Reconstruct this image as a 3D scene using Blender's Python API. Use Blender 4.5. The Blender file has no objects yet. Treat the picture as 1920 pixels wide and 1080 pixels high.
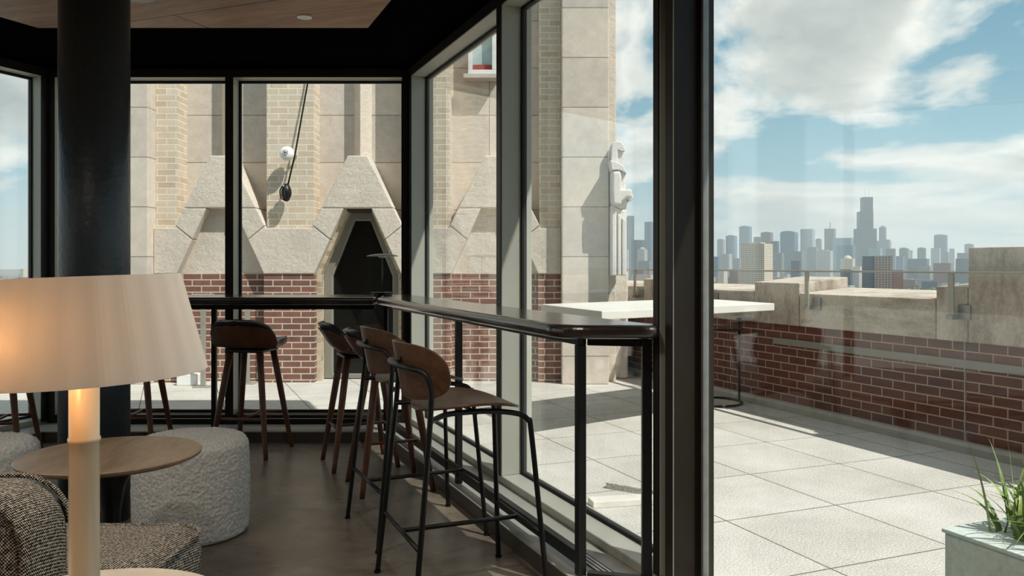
import bpy, bmesh, math, random
from mathutils import Vector, Matrix, noise
from math import sin, cos, pi, radians, sqrt

random.seed(7)
scene = bpy.context.scene
COL = scene.collection

# ------------------------------------------------------------ camera, light
EYE = 1.265
cam_data = bpy.data.cameras.new('camera')
cam_data.sensor_width = 36.0
cam_data.lens = 1550.0 / 1920.0 * 36.0
cam_data.shift_y = -42.0 / 1920.0
cam_data.clip_start = 0.05
cam_data.clip_end = 40000.0
cam = bpy.data.objects.new('camera', cam_data)
COL.objects.link(cam)
cam.location = (0, 0, EYE)
cam.rotation_euler = (radians(90), 0, 0)
scene.camera = cam

scene.view_settings.view_transform = 'Standard'
scene.view_settings.look = 'None'
scene.view_settings.gamma = 1.0
scene.view_settings.use_curve_mapping = False
scene.view_settings.exposure = 0.6
scene.cycles.use_denoising = True
scene.cycles.transparent_max_bounces = 32
scene.cycles.max_bounces = 12
scene.cycles.diffuse_bounces = 5
scene.cycles.volume_bounces = 1
scene.cycles.sample_clamp_indirect = 6.0

SUN_DIR = Vector((0.60, -0.48, 1.0)).normalized()
sun_data = bpy.data.lights.new('sun', 'SUN')
sun_data.energy = 3.4
sun_data.angle = radians(0.6)
sun_data.color = (1.0, 0.965, 0.91)
sun = bpy.data.objects.new('sun', sun_data)
COL.objects.link(sun)
sun.rotation_euler = SUN_DIR.to_track_quat('Z', 'Y').to_euler()
sun.location = (20, -15, 40)


class NT:
    """small helper around a node tree"""
    def __init__(self, tree):
        self.t = tree
        self.n = tree.nodes
        self.l = tree.links

    def new(self, kind, **kw):
        nd = self.n.new(kind)
        for k, v in kw.items():
            setattr(nd, k, v)
        return nd

    def val(self, sock, v):
        if hasattr(v, 'is_linked') or isinstance(v, bpy.types.NodeSocket):
            self.l.new(v, sock)
        else:
            if isinstance(v, (tuple, list)) and len(v) == 3 and sock.type == 'RGBA':
                v = (*v, 1)
            sock.default_value = v

    def math(self, op, a, b=None, c=None, clamp=False):
        nd = self.new('ShaderNodeMath', operation=op)
        nd.use_clamp = clamp
        self.val(nd.inputs[0], a)
        if b is not None:
            self.val(nd.inputs[1], b)
        if c is not None:
            self.val(nd.inputs[2], c)
        return nd.outputs[0]

    def mix(self, f, a, b, blend='MIX'):
        nd = self.new('ShaderNodeMixRGB', blend_type=blend)
        self.val(nd.inputs[0], f)
        self.val(nd.inputs[1], a)
        self.val(nd.inputs[2], b)
        return nd.outputs[0]

    def ramp(self, f, stops):
        nd = self.new('ShaderNodeValToRGB')
        e = nd.color_ramp.elements
        while len(e) < len(stops):
            e.new(0.5)
        for i, (p, c) in enumerate(stops):
            e[i].position = p
            e[i].color = (*c, 1) if len(c) == 3 else c
        self.l.new(f, nd.inputs[0])
        return nd.outputs[0]

    def noise(self, vec, scale, detail=4, rough=0.5, dist=0.0):
        nd = self.new('ShaderNodeTexNoise')
        nd.inputs['Scale'].default_value = scale
        nd.inputs['Detail'].default_value = detail
        nd.inputs['Roughness'].default_value = rough
        nd.inputs['Distortion'].default_value = dist
        if vec is not None:
            self.l.new(vec, nd.inputs['Vector'])
        return nd.outputs['Fac']

    def sep(self, vec):
        nd = self.new('ShaderNodeSeparateXYZ')
        self.l.new(vec, nd.inputs[0])
        return nd.outputs

    def comb(self, x, y, z=0.0):
        nd = self.new('ShaderNodeCombineXYZ')
        self.val(nd.inputs[0], x)
        self.val(nd.inputs[1], y)
        self.val(nd.inputs[2], z)
        return nd.outputs[0]

    def mapping(self, vec, loc=(0, 0, 0), rot=(0, 0, 0), scale=(1, 1, 1)):
        nd = self.new('ShaderNodeMapping')
        nd.inputs['Location'].default_value = loc
        nd.inputs['Rotation'].default_value = rot
        nd.inputs['Scale'].default_value = scale
        self.l.new(vec, nd.inputs['Vector'])
        return nd.outputs[0]


# ---------------------------------------------------------------- the sky
world = bpy.data.worlds.new('sky')
scene.world = world
world.use_nodes = True
w = NT(world.node_tree)
w.n.clear()
wout = w.new('ShaderNodeOutputWorld')
bg = w.new('ShaderNodeBackground')
w.l.new(bg.outputs[0], wout.inputs[0])
tc = w.new('ShaderNodeTexCoord')
sx, sy, sz = w.sep(tc.outputs['Generated'])
SKY_OFF = (3.1, 1.7, 0.4)
gen = tc.outputs['Generated']
warp = w.math('DIVIDE', sz, w.math('ADD', w.math('MAXIMUM', sz, 0.0), 0.22))      # flatter clouds towards the horizon
d3 = w.comb(sx, sy, w.math('MULTIPLY', warp, 1.5))
n1 = w.noise(w.mapping(d3, loc=SKY_OFF), 4.2, 13, 0.57, 0.2)
n2 = w.noise(w.mapping(d3, loc=(SKY_OFF[0] + 0.02, SKY_OFF[1], SKY_OFF[2] + 0.035)), 4.2, 7, 0.52, 0.2)
n3 = w.noise(w.mapping(d3, loc=(5, 9, 2)), 1.5, 2, 0.5)
big = w.math('MULTIPLY', w.math('SUBTRACT', n3, 0.5), 0.30)
cover = w.math('ADD', n1, big)
cmask = w.ramp(cover, [(0.455, (0, 0, 0)), (0.50, (0.6, 0.6, 0.6)), (0.55, (1, 1, 1))])
thick = w.math('ADD', n2, big)
shade = w.ramp(thick, [(0.46, (0.60, 0.63, 0.61)), (0.52, (0.72, 0.73, 0.70)), (0.60, (0.50, 0.53, 0.51)), (0.72, (0.32, 0.36, 0.36))])
blue = w.ramp(sz, [(0.0, (0.34, 0.50, 0.55)), (0.10, (0.22, 0.40, 0.48)), (0.30, (0.12, 0.27, 0.38)), (0.8, (0.07, 0.19, 0.32))])
sky = w.mix(cmask, blue, shade)
haze_f = w.ramp(sz, [(0.0, (0.9, 0.9, 0.9)), (0.04, (0.5, 0.5, 0.5)), (0.10, (0.15, 0.15, 0.15)), (0.2, (0, 0, 0))])
sky = w.mix(haze_f, sky, (0.42, 0.54, 0.56))
w.l.new(sky, bg.inputs[0])
bg.inputs[1].default_value = 1.0

# ---------------------------------------------------------------- materials
MATS = {}


def srgb(r, g, b):
    def f(c):
        c /= 255.0
        return c / 12.92 if c <= 0.04045 else ((c + 0.055) / 1.055) ** 2.4
    return (f(r), f(g), f(b))


def base_mat(name, color, rough=0.6, metal=0.0, spec=0.5):
    m = bpy.data.materials.new(name)
    m.use_nodes = True
    t = NT(m.node_tree)
    b = t.n['Principled BSDF']
    b.inputs['Base Color'].default_value = (*color, 1)
    b.inputs['Roughness'].default_value = rough
    b.inputs['Metallic'].default_value = metal
    b.inputs['Specular IOR Level'].default_value = spec
    MATS[name] = m
    return m, t, b


def bump(t, b, height, strength=0.3, dist=0.01, prev=None):
    nd = t.new('ShaderNodeBump')
    nd.inputs['Strength'].default_value = strength
    nd.inputs['Distance'].default_value = dist
    t.l.new(height, nd.inputs['Height'])
    if prev is not None:
        t.l.new(prev, nd.inputs['Normal'])
    t.l.new(nd.outputs[0], b.inputs['Normal'])
    return nd.outputs[0]


def mottled(name, c1, c2, scale=4.0, rough=0.6, metal=0.0, bs=0.2, bscale=60.0, bdist=0.004, detail=6, spec=0.5):
    m, t, b = base_mat(name, c1, rough, metal, spec)
    tc = t.new('ShaderNodeTexCoord')
    o = tc.outputs['Object']
    f = t.ramp(t.noise(o, scale, detail, 0.6), [(0.3, (0, 0, 0)), (0.7, (1, 1, 1))])
    t.l.new(t.mix(f, c1, c2), b.inputs['Base Color'])
    if bs:
        bump(t, b, t.noise(o, bscale, 5, 0.6), bs, bdist)
    return m


def wall_uv(t):
    """u runs along vertical faces whichever way they look, v is height"""
    tc = t.new('ShaderNodeTexCoord')
    x, y, z = t.sep(tc.outputs['Object'])
    return t.comb(t.math('ADD', x, y), z, 0.0), tc.outputs['Object']


def brick_mat(name, c1, c2, c3, mortar, bw=0.203, bh=0.0677, ms=0.0055, loc=(0, 0, 0), offset=0.5, rough=0.85, var=1.0, bs=0.6, soot=None, uv='wall'):
    m, t, b = base_mat(name, c1, rough, 0, 0.25)
    if uv == 'wall':
        vec, obj = wall_uv(t)
    else:
        tc = t.new('ShaderNodeTexCoord')
        vec = obj = tc.outputs['Object']
    vec = t.mapping(vec, loc=loc)
    # small wobble so that joints are not ruler straight
    br = t.new('ShaderNodeTexBrick')
    br.offset = offset
    br.inputs['Scale'].default_value = 1.0
    br.inputs['Mortar Size'].default_value = ms
    br.inputs['Mortar Smooth'].default_value = 0.15
    br.inputs['Brick Width'].default_value = bw
    br.inputs['Row Height'].default_value = bh
    br.inputs['Bias'].default_value = 0.0
    br.inputs['Color1'].default_value = (0, 0, 0, 1)
    br.inputs['Color2'].default_value = (1, 1, 1, 1)
    br.inputs['Mortar'].default_value = (0.5, 0.5, 0.5, 1)
    t.l.new(vec, br.inputs['Vector'])
    rnd = br.outputs['Color']
    col = t.ramp(rnd, [(0.0, c1), (0.55, c2), (1.0, c3)])
    nz = t.noise(obj, 9.0, 6, 0.65)
    col = t.mix(0.35 * var, col, t.ramp(nz, [(0.3, tuple(v * 0.55 for v in c2)), (0.7, tuple(min(1, v * 1.35) for v in c2))]))
    fine = t.noise(obj, 120.0, 3, 0.6)
    col = t.mix(0.12, col, t.ramp(fine, [(0.35, (0, 0, 0)), (0.65, (1, 1, 1))]), 'OVERLAY')
    mcol = t.mix(0.4, mortar, t.ramp(nz, [(0.3, tuple(v * 0.7 for v in mortar)), (0.7, mortar)]))
    col = t.mix(br.outputs['Fac'], col, mcol)
    if soot:
        col = t.mix(t.ramp(t.noise(t.mapping(obj, scale=(1, 1, 0.5)), 1.3, 6, 0.7), [(0.45, (0, 0, 0)), (0.75, (0.6, 0.6, 0.6))]), col, soot)
    t.l.new(col, b.inputs['Base Color'])
    h = t.math('MULTIPLY', br.outputs['Fac'], -1.0)
    h = t.math('ADD', h, t.math('MULTIPLY', fine, 0.25))
    bump(t, b, h, bs, 0.006)
    return m


M_redbrick = brick_mat('red_brick', srgb(118, 86, 76), srgb(134, 94, 82), srgb(94, 74, 69), srgb(205, 195, 175), ms=0.0065, loc=(0.02, -0.027, 0))
M_parbrick = brick_mat('dark_red_brick', srgb(108, 66, 52), srgb(96, 58, 48), srgb(76, 50, 46), srgb(175, 150, 132), ms=0.005, loc=(0.05, -0.008, 0), bs=0.5)
M_buff = brick_mat('buff_brick', srgb(216, 202, 182), srgb(206, 190, 168), srgb(194, 176, 152), srgb(238, 230, 214), ms=0.006, loc=(0.03, -0.01, 0), var=0.5, bs=0.9)
M_cream = brick_mat('cream_brick', srgb(208, 196, 174), srgb(190, 174, 148), srgb(160, 138, 110), srgb(206, 196, 176), bw=0.10, ms=0.005, loc=(0.03, -0.01, 0), var=0.6, bs=0.8)
M_ashlar = brick_mat('limestone_blocks', srgb(214, 204, 190), srgb(206, 194, 180), srgb(192, 184, 176), srgb(150, 136, 118), bw=1.486, bh=0.53, ms=0.005, loc=(0.07, -0.30, 0), offset=0.0, var=0.75, bs=0.6)


def stone_mat(name, c1, c2, dark=None, scale=2.5, darkamt=0.5, streak=(1, 1, 0.35), bs=0.6):
    m, t, b = base_mat(name, c1, 0.85, 0, 0.25)
    tc = t.new('ShaderNodeTexCoord')
    o = tc.outputs['Object']
    col = t.mix(t.ramp(t.noise(o, scale, 8, 0.65), [(0.3, (0, 0, 0)), (0.7, (1, 1, 1))]), c1, c2)
    if dark:
        f = t.ramp(t.noise(t.mapping(o, scale=streak), 3.0, 9, 0.72), [(0.45, (0, 0, 0)), (0.68, (darkamt,) * 3)])
        col = t.mix(f, col, dark)
    fine = t.noise(o, 45.0, 5, 0.65)
    col = t.mix(0.18, col, t.ramp(fine, [(0.3, (0.1, 0.1, 0.1)), (0.7, (0.95, 0.95, 0.95))]), 'OVERLAY')
    t.l.new(col, b.inputs['Base Color'])
    n1 = bump(t, b, t.noise(o, 14.0, 6, 0.7), bs, 0.02)
    bump(t, b, fine, bs, 0.004, n1)
    return m


M_stone = stone_mat('limestone', srgb(218, 207, 192), srgb(198, 188, 175))
M_carved = stone_mat('carved_limestone', srgb(220, 214, 206), srgb(204, 198, 190), bs=0.15)
M_coping = stone_mat('weathered_coping', srgb(208, 198, 184), srgb(186, 174, 158), dark=srgb(104, 88, 74), darkamt=0.7, streak=(1, 0.35, 1.3))
M_merlon = stone_mat('weathered_block', srgb(202, 192, 178), srgb(184, 172, 158), dark=srgb(110, 94, 78), darkamt=0.8)

# terrace pavers
m, t, b = base_mat('concrete_pavers', srgb(196, 192, 184), 0.8, 0, 0.3)
tc_ = t.new('ShaderNodeTexCoord')
o = tc_.outputs['Object']
br = t.new('ShaderNodeTexBrick')
br.offset = 0.0
for k, v in (('Scale', 1.0), ('Mortar Size', 0.0045), ('Mortar Smooth', 0.2), ('Brick Width', 0.70), ('Row Height', 0.70)):
    br.inputs[k].default_value = v
br.inputs['Color1'].default_value = (0, 0, 0, 1)
br.inputs['Color2'].default_value = (1, 1, 1, 1)
t.l.new(t.mapping(o, loc=(-3.25 + 0.7 * 8, -3.38 + 0.7 * 8, 0)), br.inputs['Vector'])
col = t.ramp(br.outputs['Color'], [(0, srgb(188, 184, 175)), (1, srgb(200, 197, 189))])
nz = t.noise(o, 1.6, 8, 0.65)
col = t.mix(0.45, col, t.ramp(nz, [(0.3, srgb(150, 146, 138)), (0.7, srgb(212, 209, 202))]))
spk = t.noise(o, 110.0, 2, 0.8)
col = t.mix(0.4, col, t.ramp(spk, [(0.32, (0, 0, 0)), (0.66, (1, 1, 1))]), 'OVERLAY')
col = t.mix(br.outputs['Fac'], col, srgb(104, 98, 88))
t.l.new(col, b.inputs['Base Color'])
bump(t, b, t.math('ADD', t.math('MULTIPLY', br.outputs['Fac'], -1.0), t.math('MULTIPLY', spk, 0.25)), 0.5, 0.006)
M_paver = m

# interior floor: stained polished concrete
m, t, b = base_mat('stained_concrete_floor', srgb(84, 76, 66), 0.3, 0, 0.5)
tc_ = t.new('ShaderNodeTexCoord')
o = tc_.outputs['Object']
f = t.noise(o, 2.6, 10, 0.68, 0.9)
col = t.ramp(f, [(0.30, srgb(76, 69, 60)), (0.5, srgb(112, 103, 91)), (0.70, srgb(152, 141, 126))])
f2 = t.noise(t.mapping(o, scale=(1, 2.5, 1)), 9.0, 8, 0.7, 0.8)
col = t.mix(0.35, col, t.ramp(f2, [(0.3, srgb(74, 65, 56)), (0.7, srgb(150, 137, 120))]))
t.l.new(col, b.inputs['Base Color'])
t.l.new(t.ramp(f2, [(0.3, (0.24, 0.24, 0.24)), (0.7, (0.42, 0.42, 0.42))]), b.inputs['Roughness'])
bump(t, b, f2, 0.05, 0.003)
M_floor = m


def wood_mat(name, c1, c2, c3, axis='X', scale=6.0, stretch=14.0, rough=0.45, plank=None, spec=0.4, bs=0.1, coat=0.0):
    m, t, b = base_mat(name, c1, rough, 0, spec)
    tc = t.new('ShaderNodeTexCoord')
    sc = {'X': (1.0 / stretch * 4, 1, 1), 'Y': (1, 1.0 / stretch * 4, 1), 'Z': (1, 1, 1.0 / stretch * 4)}[axis]
    vec0 = tc.outputs['Object']
    if plank:
        vec0 = t.mapping(vec0, rot=(0, 0, plank[3]))
    o = t.mapping(vec0, scale=sc)
    f = t.noise(o, scale, 8, 0.6, 1.2)
    g = t.noise(o, scale * 9, 4, 0.7, 0.2)
    col = t.ramp(f, [(0.3, c1), (0.5, c2), (0.7, c3)])
    col = t.mix(0.3, col, t.ramp(g, [(0.35, c1), (0.65, c3)]))
    if plank:
        br = t.new('ShaderNodeTexBrick')
        br.offset = 0.37
        br.inputs['Scale'].default_value = 1.0
        br.inputs['Mortar Size'].default_value = plank[2]
        br.inputs['Brick Width'].default_value = plank[0]
        br.inputs['Row Height'].default_value = plank[1]
        br.inputs['Color1'].default_value = (0.85, 0.85, 0.85, 1)
        br.inputs['Color2'].default_value = (1, 1, 1, 1)
        br.inputs['Mortar'].default_value = (0.12, 0.1, 0.08, 1)
        t.l.new(t.mapping(vec0, loc=(0.35, -3.737 + 4.8, 0)), br.inputs['Vector'])
        col = t.mix(1.0, col, br.outputs['Color'], 'MULTIPLY')
    t.l.new(col, b.inputs['Base Color'])
    if bs:
        bump(t, b, g, bs, 0.002)
    b.inputs['Coat Weight'].default_value = coat
    b.inputs['Coat Roughness'].default_value = 0.15
    return m


M_walnut = wood_mat('walnut_plywood', srgb(66, 42, 28), srgb(94, 63, 42), srgb(116, 82, 57), 'Y', 8, 20, 0.35)
M_walnut_x = wood_mat('walnut_veneer', srgb(66, 43, 29), srgb(94, 64, 44), srgb(114, 81, 57), 'X', 8, 20, 0.35)
M_stoolwood = wood_mat('dark_walnut', srgb(70, 42, 30), srgb(92, 56, 38), srgb(112, 72, 48), 'Z', 8, 20, 0.38)
M_bar = wood_mat('espresso_oak', srgb(34, 26, 22), srgb(46, 36, 31), srgb(58, 46, 39), 'Y', 9, 24, 0.22, spec=0.6, bs=0.18, coat=0.6)
M_ash = wood_mat('pale_oak_veneer', srgb(118, 96, 74), srgb(146, 122, 97), srgb(168, 144, 116), 'Y', 9, 22, 0.4)
M_ceilwood = wood_mat('ceiling_veneer', srgb(120, 88, 66), srgb(160, 122, 94), srgb(186, 148, 118), 'X', 5, 26, 0.45, plank=(2.4, 1.2, 0.006, radians(22)), spec=0.2)

M_black = mottled('black_steel', srgb(16, 16, 16), srgb(22, 21, 20), 8, 0.38, 0.0, 0.1, 200, spec=0.35)
M_ceilblack = mottled('black_plaster', srgb(9, 8, 8), srgb(12, 11, 11), 3, 0.9, 0, 0.2, 90, spec=0.0)
M_frame = mottled('grey_window_frame', srgb(172, 172, 160), srgb(178, 178, 166), 3, 0.45, 0.0, 0.05, 300)
M_dkframe = mottled('dark_bronze_frame', srgb(36, 31, 26), srgb(42, 37, 31), 3, 0.4, 0, 0.05, 200, spec=0.25)
M_gasket = mottled('black_gasket', srgb(12, 12, 12), srgb(18, 18, 18), 30, 0.7, 0, 0.1, 300)
M_sill = mottled('grey_sill_panel', srgb(150, 150, 142), srgb(158, 157, 150), 2, 0.38, 0, 0.05, 200)
M_plinth = mottled('dark_plinth', srgb(58, 50, 43), srgb(70, 60, 52), 5, 0.5, 0, 0.1, 100)
M_column = mottled('dark_painted_steel_column', srgb(46, 54, 59), srgb(54, 63, 68), 2.5, 0.36, 0.0, 0.5, 26, 0.01)
M_steelgrey = mottled('galvanised_steel', srgb(130, 132, 128), srgb(150, 151, 147), 14, 0.42, 0.5, 0.15, 120)
M_railgrey = mottled('weathered_grey_metal', srgb(150, 148, 138), srgb(166, 163, 152), 10, 0.5, 0.2, 0.1, 120)
M_leather = mottled('black_leather', srgb(30, 33, 35), srgb(40, 43, 45), 20, 0.33, 0, 0.25, 260, 0.001)
M_whitetop = mottled('white_composite', srgb(216, 212, 202), srgb(222, 219, 209), 3, 0.5, 0, 0.05, 200)
M_bone = mottled('cream_lacquer', srgb(214, 196, 166), srgb(222, 205, 176), 3, 0.25, 0, 0.0)
M_travertine = mottled('cream_travertine', srgb(196, 180, 160), srgb(220, 208, 190), 7, 0.35, 0, 0.15, 60)
M_white = mottled('white_paint', srgb(226, 226, 222), srgb(234, 234, 230), 6, 0.4, 0, 0.05)
M_chrome, _t, _b = base_mat('chrome', (0.6, 0.6, 0.6), 0.18, 1.0)
M_terracotta = mottled('red_blind', srgb(150, 60, 50), srgb(165, 75, 62), 10, 0.7)
M_soil = mottled('potting_soil', srgb(46, 38, 30), srgb(66, 54, 42), 30, 0.95, 0, 0.8, 60, 0.02)
M_planter = stone_mat('pale_green_painted_wood', srgb(206, 216, 210), srgb(184, 196, 190), dark=srgb(120, 132, 126), darkamt=0.45, scale=5, bs=0.2)
M_dishdark = mottled('grey_enamel', srgb(74, 74, 72), srgb(84, 84, 82), 8, 0.3, 0.4, 0.05)
M_slab = mottled('pale_concrete_slab', srgb(205, 200, 190), srgb(222, 218, 208), 12, 0.8, 0, 0.4, 80)

# pouf boucle
m, t, b = base_mat('grey_boucle', srgb(170, 168, 162), 0.95, 0, 0.1)
tc_ = t.new('ShaderNodeTexCoord')
o = tc_.outputs['Object']
v = t.new('ShaderNodeTexVoronoi')
v.inputs['Scale'].default_value = 95
t.l.new(t.mapping(o), v.inputs['Vector'])
nn = t.noise(o, 60, 3, 0.6)
t.l.new(t.mix(t.math('MULTIPLY', v.outputs['Distance'], 1.2, clamp=True), srgb(232, 229, 221), srgb(196, 193, 186)), b.inputs['Base Color'])
bump(t, b, nn, 0.6, 0.006)
M_boucle = m

# tweed
m, t, b = base_mat('black_cream_tweed', srgb(120, 110, 100), 0.95, 0, 0.1)
tc_ = t.new('ShaderNodeTexCoord')
x, y, z = t.sep(tc_.outputs['Object'])
K = 2 * pi / 0.0085
a1 = t.math('SINE', t.math('MULTIPLY', t.math('ADD', x, t.math('MULTIPLY', y, 0.6)), K))
a2 = t.math('SINE', t.math('MULTIPLY', t.math('ADD', z, t.math('MULTIPLY', y, 0.8)), K))
wv = t.math('MULTIPLY', a1, a2)
rn = t.noise(tc_.outputs['Object'], 130, 2, 0.8)
wv2 = t.math('ADD', t.math('MULTIPLY', wv, 0.30), rn)
col = t.ramp(wv2, [(0.36, srgb(34, 31, 29)), (0.50, srgb(104, 95, 87)), (0.66, srgb(228, 216, 198))])
t.l.new(col, b.inputs['Base Color'])
bump(t, b, wv, 0.8, 0.002)
M_tweed = m

# lamp shade: white fabric that lets light through
m = bpy.data.materials.new('white_shade_fabric')
m.use_nodes = True
t = NT(m.node_tree)
t.n.clear()
out = t.new('ShaderNodeOutputMaterial')
df = t.new('ShaderNodeBsdfDiffuse')
df.inputs[0].default_value = (*srgb(246, 243, 236), 1)
tl = t.new('ShaderNodeBsdfTranslucent')
tl.inputs[0].default_value = (*srgb(240, 234, 222), 1)
mx = t.new('ShaderNodeMixShader')
mx.inputs[0].default_value = 0.35
t.l.new(df.outputs[0], mx.inputs[1])
t.l.new(tl.outputs[0], mx.inputs[2])
t.l.new(mx.outputs[0], out.inputs[0])
M_shade = m

m, t, b = base_mat('lit_bulb', (1, 0.8, 0.6), 0.5)
b.inputs['Emission Color'].default_value = (1.0, 0.55, 0.25, 1)
b.inputs['Emission Strength'].default_value = 3.0
M_bulb = m


def glass_mat(name, tint=(0.972, 0.982, 0.972), refl=1.0, f0=0.04):
    m = bpy.data.materials.new(name)
    m.use_nodes = True
    t = NT(m.node_tree)
    t.n.clear()
    out = t.new('ShaderNodeOutputMaterial')
    tr = t.new('ShaderNodeBsdfTransparent')
    tr.inputs[0].default_value = (*tint, 1)
    gl = t.new('ShaderNodeBsdfGlossy')
    gl.inputs['Roughness'].default_value = 0.0
    gl.inputs['Color'].default_value = (1, 1, 1, 1)
    geo = t.new('ShaderNodeNewGeometry')
    dp = t.new('ShaderNodeVectorMath', operation='DOT_PRODUCT')
    t.l.new(geo.outputs['Normal'], dp.inputs[0])
    t.l.new(geo.outputs['Incoming'], dp.inputs[1])
    c = t.math('ABSOLUTE', dp.outputs['Value'])
    f = t.math('POWER', t.math('SUBTRACT', 1.0, c), 5.0)
    f = t.math('MULTIPLY', t.math('ADD', t.math('MULTIPLY', f, 1 - f0), f0), refl, clamp=True)
    mx = t.new('ShaderNodeMixShader')
    t.l.new(f, mx.inputs[0])
    t.l.new(tr.outputs[0], mx.inputs[1])
    t.l.new(gl.outputs[0], mx.inputs[2])
    t.l.new(mx.outputs[0], out.inputs[0])
    return m


M_glass = glass_mat('window_glass')
M_darkglass, t, b = base_mat('dark_glass', (0.010, 0.010, 0.009), 0.06, 0, 0.12)
M_smoke = glass_mat('smoked_glass', (0.25, 0.25, 0.25), 1.5)

# grass blades
m, t, b = base_mat('grass_blade', srgb(110, 135, 60), 0.5, 0, 0.4)
tc_ = t.new('ShaderNodeTexCoord')
t.l.new(t.ramp(t.noise(tc_.outputs['Object'], 14, 3, 0.6), [(0.3, srgb(78, 104, 46)), (0.55, srgb(122, 146, 70)), (0.75, srgb(176, 184, 116))]), b.inputs['Base Color'])
M_blade = m


def facade_mat(name, wall, win, fw=3.2, fh=3.8, ms=0.9, rough=0.5, spec=0.4):
    m, t, b = base_mat(name, wall, rough, 0, spec)
    vec, obj = wall_uv(t)
    br = t.new('ShaderNodeTexBrick')
    br.offset = 0.0
    br.inputs['Scale'].default_value = 1.0
    br.inputs['Mortar Size'].default_value = ms
    br.inputs['Mortar Smooth'].default_value = 0.1
    br.inputs['Brick Width'].default_value = fw
    br.inputs['Row Height'].default_value = fh
    br.inputs['Color1'].default_value = (*win, 1)
    br.inputs['Color2'].default_value = (*[min(1, v * 1.5 + 0.01) for v in win], 1)
    br.inputs['Mortar'].default_value = (*wall, 1)
    t.l.new(vec, br.inputs['Vector'])
    t.l.new(br.outputs['Color'], b.inputs['Base Color'])
    return m


F_white = facade_mat('white_facade', srgb(224, 212, 192), srgb(116, 108, 98), 3.4, 3.6, 0.75)
F_slate = facade_mat('slate_glass_facade', srgb(62, 74, 84), srgb(40, 50, 60), 4, 4, 0.7)
F_black = facade_mat('black_steel_facade', srgb(30, 33, 37), srgb(20, 23, 27), 5, 8, 0.8)
F_blue = facade_mat('blue_glass_facade', srgb(96, 122, 138), srgb(60, 84, 102), 6, 4, 0.6)
F_pale = facade_mat('pale_stone_facade', srgb(176, 176, 170), srgb(98, 104, 108), 5, 4.5, 1.2)
F_stripe = facade_mat('striped_facade', srgb(190, 196, 198), srgb(84, 96, 106), 5, 400, 1.3)
F_brown = facade_mat('brown_facade', srgb(112, 80, 68), srgb(66, 52, 50), 6, 5, 1.4)
F_teal = facade_mat('teal_glass_facade', srgb(118, 152, 156), srgb(80, 116, 124), 5, 4, 0.6)
F_grey = facade_mat('grey_facade', srgb(128, 130, 130), srgb(74, 80, 86), 5, 4, 1.2)
F_brick = facade_mat('brick_facade', srgb(124, 88, 74), srgb(60, 52, 50), 4.0, 3.4, 1.0)
F_glint = facade_mat('brick_facade_bright_windows', srgb(98, 82, 74), srgb(150, 150, 138), 4.4, 3.8, 1.3)
M_roofgrey = mottled('flat_roof', srgb(150, 146, 138), srgb(176, 172, 164), 0.05, 0.9, 0, 0)
m, t, b = base_mat('city_ground', srgb(96, 98, 88), 0.9, 0, 0.2)
tc_ = t.new('ShaderNodeTexCoord')
o = tc_.outputs['Object']
c = t.ramp(t.noise(o, 0.006, 10, 0.75), [(0.35, srgb(66, 78, 56)), (0.5, srgb(104, 102, 92)), (0.62, srgb(126, 104, 90)), (0.75, srgb(150, 146, 136))])
t.l.new(c, b.inputs['Base Color'])
M_ground = m
M_tree = mottled('tree_leaves', srgb(58, 76, 44), srgb(78, 96, 54), 0.2, 0.8, 0, 0)


# ------------------------------------------------------------ mesh helpers
def link(o):
    COL.objects.link(o)
    return o


def thing(name, label, cat, loc=(0, 0, 0), rotz=0.0, group=None):
    o = bpy.data.objects.new(name, None)
    link(o)
    o.empty_display_size = 0.1
    o.location = loc
    o.rotation_euler = (0, 0, rotz)
    o['label'] = label
    o['category'] = cat
    if group:
        o['group'] = group
    return o


def tag(o, label, cat, group=None):
    o['label'] = label
    o['category'] = cat
    if group:
        o['group'] = group
    return o


def obj(name, bm, mat, parent=None, smooth=False, bevel=0.0, recalc=True, seg=2, subsurf=0, solid=None, autosmooth=None, loc=None, rot=None):
    if recalc and not solid:
        bmesh.ops.recalc_face_normals(bm, faces=bm.faces)
    me = bpy.data.meshes.new(name)
    bm.to_mesh(me)
    bm.free()
    me.materials.append(mat)
    o = bpy.data.objects.new(name, me)
    link(o)
    if parent is not None:
        o.parent = parent
    if loc is not None:
        o.location = loc
    if rot is not None:
        o.rotation_euler = rot
    if smooth:
        for pl in me.polygons:
            pl.use_smooth = True
    if solid is not None:
        md = o.modifiers.new('solidify', 'SOLIDIFY')
        md.thickness = solid[0]
        md.offset = solid[1]
    if bevel:
        md = o.modifiers.new('bevel', 'BEVEL')
        md.width = bevel
        md.segments = seg
        md.limit_method = 'ANGLE'
        md.angle_limit = radians(40)
    if subsurf:
        md = o.modifiers.new('subsurf', 'SUBSURF')
        md.levels = subsurf
        md.render_levels = subsurf
    return o


def struct(name, bm, mat, parent=None, **kw):
    o = obj(name, bm, mat, parent, **kw)
    if parent is None:
        o['kind'] = 'structure'
    return o


def BM():
    return bmesh.new()


def add_box(bm, x0, x1, y0, y1, z0, z1):
    vs = [bm.verts.new((x, y, z)) for z in (z0, z1) for y in (y0, y1) for x in (x0, x1)]
    for f in ((0, 1, 3, 2), (4, 5, 7, 6), (0, 1, 5, 4), (2, 3, 7, 6), (0, 2, 6, 4), (1, 3, 7, 5)):
        bm.faces.new([vs[i] for i in f])
    return bm


def bx(x0, x1, y0, y1, z0, z1):
    return add_box(BM(), x0, x1, y0, y1, z0, z1)


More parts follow.
